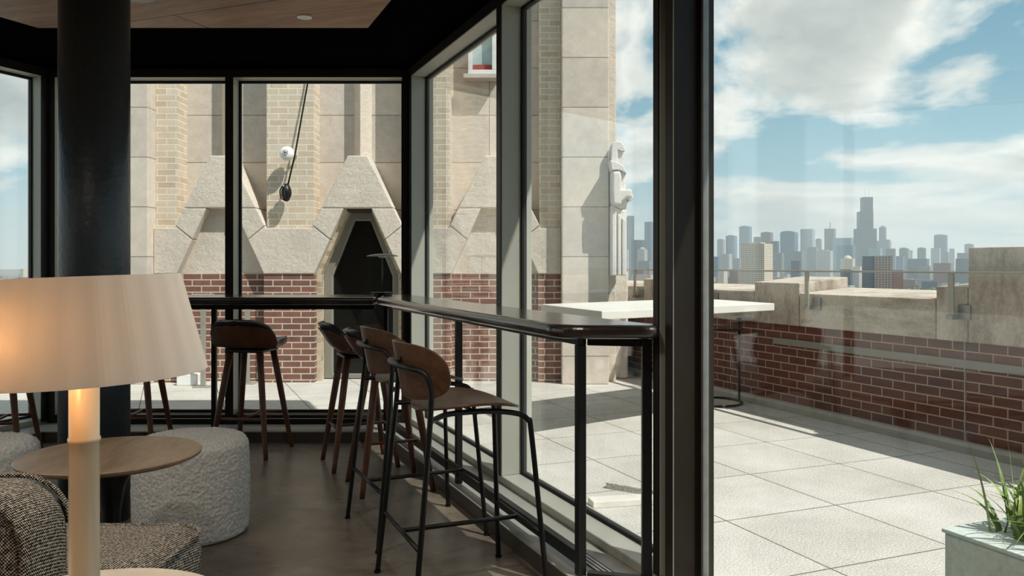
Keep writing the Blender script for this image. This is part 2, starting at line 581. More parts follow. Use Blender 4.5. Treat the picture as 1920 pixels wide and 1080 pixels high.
def prism(pts, z0, z1, bm=None):
    """polygon in plan, extruded upward"""
    bm = bm or BM()
    a = [bm.verts.new((x, y, z0)) for x, y in pts]
    c = [bm.verts.new((x, y, z1)) for x, y in pts]
    n = len(pts)
    bm.faces.new(a)
    bm.faces.new(c)
    for i in range(n):
        bm.faces.new([a[i], a[(i + 1) % n], c[(i + 1) % n], c[i]])
    return bm


def prism_y(pts, y0, y1, bm=None):
    """polygon in elevation (x, z), extruded in y"""
    bm = bm or BM()
    a = [bm.verts.new((x, y0, z)) for x, z in pts]
    c = [bm.verts.new((x, y1, z)) for x, z in pts]
    n = len(pts)
    bm.faces.new(a)
    bm.faces.new(c)
    for i in range(n):
        bm.faces.new([a[i], a[(i + 1) % n], c[(i + 1) % n], c[i]])
    return bm


def lathe(prof, seg=48, bm=None, center=(0, 0, 0)):
    bm = bm or BM()
    cx, cy, cz = center
    rings = []
    for r, z in prof:
        if r < 1e-5:
            rings.append([bm.verts.new((cx, cy, cz + z))])
        else:
            rings.append([bm.verts.new((cx + r * cos(2 * pi * i / seg), cy + r * sin(2 * pi * i / seg), cz + z)) for i in range(seg)])
    for a, c in zip(rings, rings[1:]):
        if len(a) == 1 and len(c) == 1:
            continue
        for i in range(seg):
            j = (i + 1) % seg
            if len(a) == 1:
                bm.faces.new([a[0], c[i], c[j]])
            elif len(c) == 1:
                bm.faces.new([a[i], a[j], c[0]])
            else:
                bm.faces.new([a[i], a[j], c[j], c[i]])
    return bm


def catmull(pts, n=8):
    P = [Vector(q) for q in pts]
    out = []
    for i in range(len(P) - 1):
        p0 = P[max(i - 1, 0)]
        p1, p2 = P[i], P[i + 1]
        p3 = P[min(i + 2, len(P) - 1)]
        for k in range(n):
            s = k / n
            out.append(0.5 * ((2 * p1) + (-p0 + p2) * s + (2 * p0 - 5 * p1 + 4 * p2 - p3) * s * s + (-p0 + 3 * p1 - 3 * p2 + p3) * s ** 3))
    out.append(P[-1])
    return out


def tube(pts, r, seg=12, bm=None, closed=False):
    """tube along points; r number or list"""
    bm = bm or BM()
    P = [Vector(q) for q in pts]
    n = len(P)
    R = r if isinstance(r, (list, tuple)) else [r] * n
    ref = None
    rings = []
    for i in range(n):
        if closed:
            tdir = (P[(i + 1) % n] - P[i - 1]).normalized()
        else:
            tdir = (P[min(i + 1, n - 1)] - P[max(i - 1, 0)]).normalized()
        if ref is None:
            ref = Vector((0, 0, 1)) if abs(tdir.z) < 0.9 else Vector((1, 0, 0))
        side = tdir.cross(ref)
        if side.length < 1e-6:
            side = tdir.orthogonal()
        side.normalize()
        ref = side.cross(tdir).normalized()
        rings.append([bm.verts.new(P[i] + R[i] * (cos(2 * pi * k / seg) * side + sin(2 * pi * k / seg) * ref)) for k in range(seg)])
    pairs = list(zip(rings, rings[1:]))
    if closed:
        pairs.append((rings[-1], rings[0]))
    for a, c in pairs:
        for k in range(seg):
            j = (k + 1) % seg
            bm.faces.new([a[k], a[j], c[j], c[k]])
    if not closed:
        bm.faces.new(rings[0])
        bm.faces.new(rings[-1])
    return bm


def sheet(fn, nx, ny):
    bm = BM()
    g = [[bm.verts.new(fn(-sin(pi / 2 * (1 - 2 * i / nx)) if True else 0, -cos(pi * j / ny))) for i in range(nx + 1)] for j in range(ny + 1)]
    for j in range(ny):
        for i in range(nx):
            bm.faces.new([g[j][i], g[j][i + 1], g[j + 1][i + 1], g[j + 1][i]])
    bmesh.ops.remove_doubles(bm, verts=bm.verts, dist=0.0006)
    return bm


def copy_tree(o, parent=None):
    c = o.copy()
    link(c)
    c.parent = parent
    for ch in list(o.children):
        copy_tree(ch, c)
    return c


A = radians(22.5)
CA, SA = cos(A), sin(A)


def W(u, v):
    """wall-aligned plan coordinates to world"""
    return (CA * u - SA * v, SA * u + CA * v)


def WL(u, v):
    """the same, mirrored: the left side of the room"""
    x, y = W(u, v)
    return (-4.254 - x, y)


U_GLASS, U_FACE, U_PLINTH = 1.811, 1.661, 1.401
Y_FACE, Y_GLASS = 6.20, 6.35
Z_HEAD, Z_HEAD0 = 2.74, 2.677
Z_SILL = 0.085
V_CORNER = (Y_FACE - SA * U_FACE) / CA


def v_at(u, Y):
    return (Y - SA * u) / CA


# =================================================================== ROOM
V_BACK = -1.6
XRF = lambda Y, u: (u - SA * Y) / CA          # world X of a line of constant u at depth Y

# plan outline of the room at the glass
corner_r = (XRF(Y_GLASS + 0.03, U_GLASS + 0.03), Y_GLASS + 0.03)
corner_l = (-4.254 - corner_r[0], corner_r[1])
Y_REAR = -2.6
rr = (XRF(Y_REAR, U_GLASS + 0.03), Y_REAR)
rl = (-4.254 - rr[0], Y_REAR)
room_poly = [rl, rr, corner_r, corner_l]
struct('floor', prism(room_poly, -0.05, 0.006), M_floor)
OV = 0.05
cr = (XRF(Y_GLASS + 0.04, U_GLASS + OV), Y_GLASS + 0.04)
ceil_poly = [(-4.254 - XRF(Y_REAR - 0.2, U_GLASS + OV), Y_REAR - 0.2), (XRF(Y_REAR - 0.2, U_GLASS + OV), Y_REAR - 0.2), cr, (-4.254 - cr[0], cr[1])]
struct('ceiling', prism(ceil_poly, Z_HEAD + 0.02, Z_HEAD + 0.12), M_ceilblack)

OR = 0.56
yro = Y_GLASS - 0.15
roof_poly = [(-4.254 - XRF(Y_REAR - 0.2, U_GLASS + OR), Y_REAR - 0.2), (XRF(Y_REAR - 0.2, U_GLASS + OR), Y_REAR - 0.2), (XRF(yro, U_GLASS + OR), yro), (-4.254 - XRF(yro, U_GLASS + OR), yro)]
struct('roof', prism(roof_poly, 3.15, 3.28), M_ceilblack)
struct('wall_upper', prism([(x * 0.97 - 0.06, y * 0.97) for x, y in ceil_poly], Z_HEAD + 0.121, 3.149), M_ceilblack)

# veneered ceiling panel hung a little under the black ceiling
yb = 5.09
xr0 = -0.886
slope = SA / CA
wp = [(-3.9, -2.0), (xr0 + slope * (yb + 2.0), -2.0), (xr0, yb), (-2.92, yb)]
wp[0] = (-2.92 - slope * (yb + 2.0), -2.0)
struct('trim_1', prism(wp, Z_HEAD - 0.012, Z_HEAD + 0.02), M_ceilwood, bevel=0.002, seg=1)

# rear wall (behind the camera)
dark_wall = mottled('dark_wall', srgb(70, 62, 54), srgb(80, 70, 60), 2, 0.7)
wr = bx(rl[0] - 0.1, rr[0] + 0.1, Y_REAR - 0.2, Y_REAR, 0, Z_HEAD + 0.019)
struct('wall_rear', wr, dark_wall)


def side_wall(fn, nm):
    """solid wall at the far end behind the camera on one side; fn maps u,v"""
    pts = [fn(U_FACE, -2.2), fn(U_GLASS + 0.03, -2.2), fn(U_GLASS + 0.03, V_BACK), fn(U_FACE, V_BACK)]
    y2 = Y_REAR
    a = fn(U_FACE, v_at(U_FACE, y2)); b2 = fn(U_GLASS + 0.03, v_at(U_GLASS + 0.03, y2))
    pts = [a, b2, fn(U_GLASS + 0.03, V_BACK), fn(U_FACE, V_BACK)]
    struct(nm, prism(pts, 0, Z_HEAD + 0.02), MATS['dark_wall'])


side_wall(W, 'wall_right')
side_wall(WL, 'wall_left')


def strip(fn, u0, u1, v0, v1, z0, z1, bm=None):
    return prism([fn(u0, v0), fn(u1, v0), fn(u1, v1), fn(u0, v1)], z0, z1, bm)


# header and sill frames, right / left / back ------------------------------
vc = V_CORNER
xl, xr = -4.254 - XRF(Y_FACE, U_FACE), XRF(Y_FACE, U_FACE)
for fn, a, bnm in ((W, 'trim_2', 'trim_3'), (WL, 'trim_4', 'trim_5')):
    def mit(u0, u1, z0, z1):
        # mitred against the back wall frame
        return prism([fn(u0, V_BACK), fn(u1, V_BACK), fn(u1, v_at(u1, Y_FACE + (u1 - U_FACE))), fn(u0, v_at(u0, Y_FACE + (u0 - U_FACE)))], z0, z1)
    ho_ = struct(a, mit(U_FACE, U_GLASS + 0.03, Z_HEAD0, Z_HEAD), M_frame, bevel=0.003, seg=1)
    obj('inner_cap', mit(U_FACE - 0.007, U_FACE - 0.0005, Z_HEAD0, Z_HEAD), M_dkframe, ho_)
    struct(bnm, mit(U_FACE, U_GLASS + 0.03, Z_SILL, 0.125), M_frame, bevel=0.003, seg=1)


def back_trap(y0, y1, z0, z1, uu=U_FACE):
    pts = []
    for Y, sgn in ((y0, 1), (y1, 1), (y1, -1), (y0, -1)):
        X = XRF(Y, uu + (Y - y0))
        pts.append((X if sgn > 0 else -4.254 - X, Y))
    return prism(pts, z0, z1)


ho_ = struct('trim_6', back_trap(Y_FACE, Y_GLASS + 0.03, Z_HEAD0, Z_HEAD), M_frame, bevel=0.003, seg=1)
obj('inner_cap', bx(xl, xr, Y_FACE - 0.007, Y_FACE - 0.0005, Z_HEAD0, Z_HEAD), M_dkframe, ho_)
struct('trim_7', back_trap(Y_FACE, Y_GLASS + 0.03, Z_SILL, 0.145), M_dkframe, bevel=0.003, seg=1)

# raised plinth under the glass, dark riser and pale top -----------------
vcp = v_at(U_PLINTH, 5.88)
for fn, a, c in ((W, 'baseboard_right', 'trim_8'), (WL, 'baseboard_left', 'trim_9')):
    def pl(u0, u1, yoff, z0, z1):
        return prism([fn(u0, V_BACK), fn(u1, V_BACK), fn(u1, v_at(u1, 5.88 + yoff + (u1 - U_PLINTH))), fn(u0, v_at(u0, 5.88 + yoff))], z0, z1)
    struct(a, pl(U_PLINTH, U_GLASS + 0.02, 0, 0.0, Z_SILL - 0.006), M_plinth, bevel=0.003, seg=1)
    struct(c, pl(U_PLINTH, U_GLASS + 0.02, 0, Z_SILL - 0.006, Z_SILL), M_sill)
XP = XRF(5.88, U_PLINTH)
bpts = [(XP, 5.88), (XRF(Y_GLASS, U_PLINTH + Y_GLASS - 5.88), Y_GLASS)]
bp = [bpts[0], bpts[1], (-4.254 - bpts[1][0], bpts[1][1]), (-4.254 - bpts[0][0], bpts[0][1])]
struct('baseboard_back', prism(bp, 0.0, Z_SILL - 0.006), M_plinth, bevel=0.003, seg=1)
struct('trim_10', prism(bp, Z_SILL - 0.006, Z_SILL), M_sill)

# air grilles in the plinth top
for gi, (g0, g1) in enumerate(((2.75, 3.42), (4.15, 4.75), (5.1, 5.5))):
    g = thing('floor_grille', ('slotted air grille in the pale sill by the near end of the bar', 'slotted air grille in the pale sill below the middle of the bar', 'slotted air grille in the pale sill near the far corner')[gi], 'grille', (*W(1.555, g0), Z_SILL), A)
    for k in range(4):
        obj('slot', bx(-0.036 + k * 0.018, -0.030 + k * 0.018, 0, g1 - g0, 0.0004, 0.0022), M_gasket, g)
    for k in range(3):
        obj('blade', bx(-0.029 + k * 0.018, -0.019 + k * 0.018, 0, g1 - g0, 0.0004, 0.003), M_whitetop, g)


# posts -------------------------------------------------------------------
NTRIM = [11]


def post(fn, v0, v1, u0=U_FACE, u1=U_GLASS + 0.03, mat=None, steps=False):
    nm = 'trim_%d' % NTRIM[0]
    NTRIM[0] += 1
    bm = strip(fn, u0, u1, v0, v1, 0.125, Z_HEAD0)
    o = struct(nm, bm, mat or M_frame, bevel=0.003, seg=1)
    if mat is None:
        obj('inner_cap', strip(fn, u0 - 0.006, u0 - 0.0005, v0, v1, 0.125, Z_HEAD0), M_dkframe, o)
    return o


M1 = (v_at(U_FACE, 4.535), v_at(U_FACE, 4.478))
M2 = (v_at(U_FACE, 3.065), v_at(U_FACE, 2.955))
post(W, M1[1], M1[0])
post(W, M2[1] + 0.085, M2[0], u0=U_FACE)                       # pale edge
post(W, M2[1] + 0.05, M2[1] + 0.085, u0=U_FACE + 0.03, mat=M_dkframe)          # groove
post(W, M2[1], M2[1] + 0.05, u0=U_FACE, mat=M_dkframe)
post(W, M2[1] - 0.004, M2[1] - 0.0002, u0=U_FACE, u1=U_FACE + 0.004, mat=M_frame)
M3 = (0.62, 0.56)
post(W, M3[1], M3[0])
post(W, V_BACK, V_BACK + 0.05)
# corner posts (mitred)
for sgn, fn in ((1, W), (-1, WL)):
    X0 = XRF(Y_FACE, U_FACE)
    q = [(X0, Y_FACE), (XRF(Y_FACE - 0.05, U_FACE), Y_FACE - 0.05)]
    pts = [W(U_FACE, V_CORNER - 0.055), W(U_GLASS + 0.03, V_CORNER - 0.055 + 0.03), W(U_GLASS + 0.03, v_at(U_GLASS + 0.03, Y_GLASS + 0.03)),
           (XRF(Y_FACE, U_FACE) - 0.075, Y_GLASS + 0.03), (XRF(Y_FACE, U_FACE) - 0.055, Y_FACE), (XRF(Y_FACE, U_FACE), Y_FACE)]
    if sgn < 0:
        pts = [(-4.254 - x, y) for x, y in pts]
    nm = 'trim_%d' % NTRIM[0]
    NTRIM[0] += 1
    co_ = struct(nm, prism(pts, 0.10, Z_HEAD0), M_frame, bevel=0.003, seg=1)
    e_ = 0.006
    cap = [pts[0], pts[5], pts[4], (pts[4][0], pts[4][1] - e_), (pts[5][0] - sgn * e_ * 0.6, pts[5][1] - e_), (pts[0][0] - sgn * e_ * CA, pts[0][1] - e_ * SA)]
    obj('inner_cap', prism(cap, 0.10, Z_HEAD0), M_dkframe, co_)
# back mullion
XM = -2.12
mo_ = struct('trim_%d' % NTRIM[0], bx(XM - 0.03, XM + 0.03, Y_FACE, Y_GLASS + 0.03, 0.145, Z_HEAD0), M_frame, bevel=0.003, seg=1)
obj('inner_cap', bx(XM - 0.03, XM + 0.03, Y_FACE - 0.006, Y_FACE - 0.0005, 0.145, Z_HEAD0), M_dkframe, mo_)
NTRIM[0] += 1
for vv in (4.2, 2.4, 0.6):
    post(WL, vv - 0.03, vv + 0.03)

# glazing -----------------------------------------------------------------
NWIN = [1]


def window(p0, p1, nrm, z0, z1, spacer=True):
    """one glazed unit between plan points p0 and p1; nrm outward"""
    e = bpy.data.objects.new('window_%d' % NWIN[0], None)
    NWIN[0] += 1
    link(e)
    e['kind'] = 'structure'
    d = Vector((p1[0] - p0[0], p1[1] - p0[1], 0))
    L = d.length
    ang = math.atan2(d.y, d.x)
    e.location = (p0[0], p0[1], 0)
    e.rotation_euler = (0, 0, ang)
    n = Vector((nrm[0], nrm[1], 0))
    n.rotate(Matrix.Rotation(-ang, 3, 'Z'))
    s = 1 if n.y > 0 else -1
    ya, yb2 = sorted((0.0, s * 0.01))
    obj('glass', bx(0.0, L, ya, yb2, z0, z1), M_glass, e)
    gk = BM()
    w_ = 0.016
    ya, yb2 = sorted((-s * 0.006, s * 0.022))
    add_box(gk, 0, w_, ya, yb2, z0, z1)
    add_box(gk, L - w_, L, ya, yb2, z0, z1)
    add_box(gk, w_, L - w_, ya, yb2, z0, z0 + w_)
    add_box(gk, w_, L - w_, ya, yb2, z1 - w_, z1)
    obj('gasket', gk, M_gasket, e)
    return e


nR = (CA, SA)
ZG0, ZG1 = 0.125, Z_HEAD0
vcr = v_at(U_GLASS, Y_GLASS) - 0.07
window(W(U_GLASS - 0.03, M1[0]), W(U_GLASS - 0.03, v_at(U_FACE, Y_FACE) - 0.03), nR, ZG0, ZG1)
window(W(U_GLASS - 0.03, M2[0]), W(U_GLASS - 0.03, M1[1]), nR, ZG0, ZG1)
wide = window(W(U_GLASS - 0.03, M3[0]), W(U_GLASS - 0.03, M2[1]), nR, ZG0, ZG1)
window(W(U_GLASS - 0.03, V_BACK + 0.05), W(U_GLASS - 0.03, M3[1]), nR, ZG0, ZG1)
nL = (-CA, SA)
window(WL(U_GLASS - 0.03, 4.23), WL(U_GLASS - 0.03, v_at(U_FACE, Y_FACE) - 0.03), nL, ZG0, ZG1)
window(WL(U_GLASS - 0.03, 2.43), WL(U_GLASS - 0.03, 4.17), nL, ZG0, ZG1)
window(WL(U_GLASS - 0.03, 0.63), WL(U_GLASS - 0.03, 2.37), nL, ZG0, ZG1)
window(WL(U_GLASS - 0.03, V_BACK), WL(U_GLASS - 0.03, 0.57), nL, ZG0, ZG1)
xL, xR = xl + 0.06, xr - 0.06
window((xL, Y_GLASS - 0.02), (XM - 0.03, Y_GLASS - 0.02), (0, 1), 0.145, ZG1)
window((XM + 0.03, Y_GLASS - 0.02), (xR, Y_GLASS - 0.02), (0, 1), 0.145, ZG1)
# perforated spacer of the big insulated pane, beside the double post
sp = BM()
vz = 0.14
zz = ZG0 + 0.02
pz = Vector(W(U_GLASS - 0.045, M2[1] - 0.03))
add_box(sp, -0.006, 0.006, -0.012, 0.012, ZG0, ZG1)
o = obj('spacer_bar', sp, M_steelgrey, wide)
o.matrix_parent_inverse = Matrix.Identity(4)
Lw = (Vector(W(U_GLASS - 0.03, M2[1])) - Vector(W(U_GLASS - 0.03, M3[0]))).length
o.location = (Lw - 0.024, -0.002, 0)

# round column ------------------------------------------------------------
c_ = thing('column', 'thick round dark steel column standing behind the big table lamp', 'column', (-2.07, 4.10, 0.006))
obj('shaft', lathe([(0, 0), (0.162, 0), (0.162, Z_HEAD - 0.02), (0, Z_HEAD - 0.02)], 64), M_column, c_, smooth=False)
for pl_ in c_.children[0].data.polygons:
    pl_.use_smooth = abs(pl_.normal.z) < 0.5
# ceiling fittings
d_ = thing('downlight', 'small round recessed downlight in the wood veneer ceiling', 'ceiling light', (-1.22, 4.86, Z_HEAD - 0.012))
obj('trim_ring', lathe([(0.030, -0.0005), (0.043, -0.0005), (0.043, -0.006), (0.030, -0.006), (0.030, -0.0005)], 40), M_white, d_, smooth=False)
obj('lens', lathe([(0, -0.001), (0.030, -0.001), (0.030, -0.004), (0, -0.004)], 32), M_white, d_)
POS6 = (((-3.6, 1.9), 'over the armchair side of the room'), ((-1.9, 1.9), 'above the small stone table'), ((-0.2, 1.9), 'above the walkway by the bar'), ((-4.2, -0.6), 'by the left windows'), ((-1.9, -0.6), 'in the middle of the room'), ((0.4, -0.6), 'by the right windows'))
for (dx_, dy_), where_ in POS6:  # unseen copies of the downlight, added as fill to brighten the interior
    t2 = copy_tree(d_)
    t2.location = (dx_, dy_, Z_HEAD - 0.012)
    t2['label'] = 'small round added fill light out of view in the wood ceiling ' + where_
    sl = bpy.data.lights.new('added_fill_beam', 'SPOT')
    sl.energy = 62
    sl.spot_size = radians(150)
    sl.spot_blend = 1.0
    sl.color = (1.0, 0.90, 0.78)
    sl.shadow_soft_size = 0.12
    so_ = bpy.data.objects.new('added_fill_beam', sl)
    link(so_)
    so_.parent = t2
    so_.location = (0, 0, -0.02)
s_ = thing('ceiling_speaker', 'round grey speaker grille in the ceiling beside the column', 'speaker', (-2.045, 4.50, Z_HEAD - 0.012))
obj('grille', lathe([(0, -0.006), (0.085, -0.006), (0.095, -0.0005), (0, -0.0005)], 40), M_dishdark, s_, smooth=False)


# =============================================================== BAR
ZB = 1.05
bar_leg_u = 1.449


def rounded_poly(pts, radii, n=8):
    out = []
    N = len(pts)
    for i, p_ in enumerate(pts):
        r = radii[i]
        P = Vector(p_)
        if r <= 0:
            out.append(tuple(P))
            continue
        a = (Vector(pts[i - 1]) - P).normalized()
        c = (Vector(pts[(i + 1) % N]) - P).normalized()
        ang = a.angle(c)
        d = r / math.tan(ang / 2)
        s0, s1 = P + a * d, P + c * d
        for k in range(n + 1):
            s = k / n
            out.append(tuple((1 - s) ** 2 * s0 + 2 * s * (1 - s) * P + s * s * s1))
    return out


# right counter top
front = lambda Y: XRF(Y, 1.297)
YF = 5.60
bt = thing('bar_counter', 'long dark stained bar counter with rounded edge running along the right hand glass', 'bar counter', (0.2, 3.6, Z_SILL))
bl = Vector((0.2, 3.6))
poly = [(front(YF), YF), (front(2.98), 2.98), (XRF(2.98, U_FACE - 0.004) + 0.0, 2.98), (XRF(6.14, U_FACE - 0.004) - 0.0, 6.14), (front(YF) - 0.02, 6.14)]
poly = [tuple(Vector(q) - bl) for q in rounded_poly(poly, [0.0, 0.16, 0.05, 0, 0], 10)]
top = obj('countertop', prism(poly, ZB - 0.052 - Z_SILL, ZB - Z_SILL), M_bar, bt, bevel=0.024, seg=5, smooth=False)
# steel under-frame
fr = BM()
lu = bar_leg_u
def wl(u, v):
    q = Vector(W(u, v)) - bl
    return (q.x, q.y)
ZT = ZB - 0.052 - Z_SILL
vn = v_at(lu, 3.14)
vf = v_at(lu, 5.78)
def sp_(u0, u1, v0, v1, z0, z1):
    return prism([wl(u0, v0), wl(u1, v0), wl(u1, v1), wl(u0, v1)], z0, z1)
obj('apron', sp_(lu - 0.017, lu + 0.017, vn, vf, ZT - 0.035, ZT - 0.0005), M_black, bt, bevel=0.002, seg=1)
obj('foot_rail', sp_(lu - 0.012, lu + 0.022, vn + 0.034, vf, 0.035, 0.085), M_black, bt, bevel=0.002, seg=1)
for Yl in (3.14, 4.47, 5.86):
    vv = v_at(lu, Yl)
    obj('leg', sp_(lu - 0.017, lu + 0.017, vv, vv + 0.034, 0.0005, ZT - 0.0355), M_black, bt, bevel=0.002, seg=1)
# the near end portal
xn0, yn0 = wl(lu, vn)
xe = 0.425 + 0.06 - bl.x
ye = 3.09 - bl.y
obj('leg', bx(xe, xe + 0.036, ye - 0.017, ye + 0.017, 0.0005, ZT - 0.0005), M_black, bt, bevel=0.002, seg=1)
def bar_between(p0, p1, wdt, z0, z1):
    a_, c2 = Vector(p0), Vector(p1)
    d = (c2 - a_).normalized()
    n = Vector((-d.y, d.x)) * wdt / 2
    return prism([tuple(a_ - n), tuple(c2 - n), tuple(c2 + n), tuple(a_ + n)], z0, z1)
obj('end_rail', bar_between((xn0 + 0.02, yn0 + 0.0), (xe, ye), 0.03, ZT - 0.035, ZT - 0.0005), M_black, bt, bevel=0.002, seg=1)
obj('end_rail', bar_between((xn0 + 0.02, yn0 + 0.0), (xe, ye), 0.03, 0.0005, 0.02), M_black, bt, bevel=0.002, seg=1)

# back counter
bb = thing('bar_counter', 'dark stained bar counter running straight along the back window', 'bar counter', (-2.4, 5.86, Z_SILL))
x0_, x1_ = -3.35, front(YF) - 0.012
obj('countertop', bx(x0_ + 2.4, x1_ + 2.4, YF - 5.86, 6.14 - 5.86, ZB - 0.052 - Z_SILL, ZB - Z_SILL), M_bar, bb, bevel=0.02, seg=4)
obj('apron', bx(x0_ + 2.5, x1_ + 2.38, 5.70 - 5.86, 5.735 - 5.86, ZT - 0.035, ZT - 0.0005), M_black, bb, bevel=0.002, seg=1)
for lx, lab in ((402, 0), (724, 0), (150, 0)):
    X = (lx - 960) / 1550 * 5.94
    obj('leg', bx(X + 2.4 - 0.017, X + 2.4 + 0.017, 5.92 - 5.86, 5.954 - 5.86, 0.0005, ZT - 0.0005), M_black, bb, bevel=0.002, seg=1)
obj('foot_rail', bx(x0_ + 2.5, x1_ + 2.4 - 0.08, 5.956 - 5.86, 5.985 - 5.86, 0.035, 0.075), M_black, bb, bevel=0.002, seg=1)


# =============================================================== STOOLS
def interp(pts, t):
    t = min(max(t, 0), 1) * (len(pts) - 1)
    i = min(int(t), len(pts) - 2)
    s = t - i
    P = [Vector(q) for q in pts]
    p0, p1, p2, p3 = P[max(i - 1, 0)], P[i], P[i + 1], P[min(i + 2, len(P) - 1)]
    return 0.5 * ((2 * p1) + (-p0 + p2) * s + (2 * p0 - 5 * p1 + 4 * p2 - p3) * s * s + (-p0 + 3 * p1 - 3 * p2 + p3) * s ** 3)


PROF = [(0.205, 0.722, 0), (0.150, 0.732, 0), (0.06, 0.722, 0), (-0.04, 0.712, 0), (-0.115, 0.722, 0), (-0.175, 0.765, 0), (-0.212, 0.815, 0), (-0.246, 0.868, 0)]
PROF_PAD = PROF[:-1] + [(-0.264, 0.897, 0)]


def shell_fn(shrink=1.0, lift=0.0):
    def f(a, b):
        t = (b + 1) / 2
        q = interp(PROF if shrink < 1 else PROF_PAD, t)
        y, z = q.x, q.y
        wdt = 0.205 + 0.022 * min(1, max(0, (t - 0.38) / 0.18))
        if t > 0.76:
            s = (t - 0.76) / 0.24
            wdt *= max(0.0, 1 - s ** 3.2) ** (1 / 2.6)
        if t < 0.30:
            s = (0.30 - t) / 0.30
            wdt *= max(0.0, 1 - s ** 3.5) ** (1 / 3.0) * (1 - 0.12 * s)
        back = min(1, max(0, (t - 0.50) / 0.25))
        back = back * back * (3 - 2 * back)
        x = a * wdt * shrink
        aa = (a * wdt / 0.225)
        y += back * 0.075 * aa * aa
        z += (1 - back) * 0.016 * aa * aa
        return (x, y + lift * back, z + lift * (1 - back))
    return f


def wooden_stool(label, loc, rot, group):
    t_ = thing('bar_stool', label, 'bar stool', loc, rot, group)
    obj('seat_shell', sheet(shell_fn(0.975), 28, 44), M_stoolwood, t_, smooth=True, solid=(0.011, 1.0), bevel=0)
    obj('seat_pad', sheet(shell_fn(1.0, 0.001), 28, 44), M_leather, t_, smooth=True, solid=(0.032, -1.0), subsurf=1)
    obj('seat_base', bx(-0.135, 0.135, -0.125, 0.125, 0.682, 0.703), M_black, t_, bevel=0.01, seg=3)
    for sx_ in (-1, 1):
        for sy_ in (-1, 1):
            top_ = Vector((0.105 * sx_, 0.10 * sy_, 0.684))
            bot = Vector((0.195 * sx_, 0.20 * sy_, 0.0))
            obj('leg', tube([bot, bot + (top_ - bot) * 0.1, bot + (top_ - bot) * 0.6, top_], [0.0145, 0.0155, 0.021, 0.022], 16), M_stoolwood, t_, smooth=True)
    zf = 0.25
    f_ = 1 - zf / 0.684
    X = 0.105 + (0.195 - 0.105) * f_
    Y = 0.10 + (0.20 - 0.10) * f_
    for sy_ in (-1, 1):
        obj('stretcher', tube([(-X, Y * sy_, zf), (X, Y * sy_, zf)], 0.0095, 10), M_stoolwood, t_, smooth=True)
    obj('stretcher', tube([(0, -Y, zf), (0, Y, zf)], 0.0095, 10), M_stoolwood, t_, smooth=True)
    return t_


ZFL = 0.006
GW = 'wooden bar stools with black leather seats'
proto = wooden_stool('dark wooden low back stool facing the back counter, between the boucle pouf and the corner', (-1.755, 5.58, ZFL), radians(-9), GW)
for lab, loc, rz in (
        ('dark wooden low back stool at the side counter, farthest of that row', (-0.97, 5.265, ZFL), radians(-67.5)),
        ('dark wooden low back stool at the side counter, just behind the two plywood backed stools', (-0.70, 4.72, ZFL), radians(-67.5)),
        ('dark wooden stool whose legs show between the column and the boucle pouf', (-2.57, 5.62, ZFL), radians(4)),
        ('dark wooden stool whose legs show at the left edge under the lampshade', (-3.37, 5.42, ZFL), radians(12))):
    s = copy_tree(proto)
    s.location = loc
    s.rotation_euler = (0, 0, rz)
    s['label'] = lab


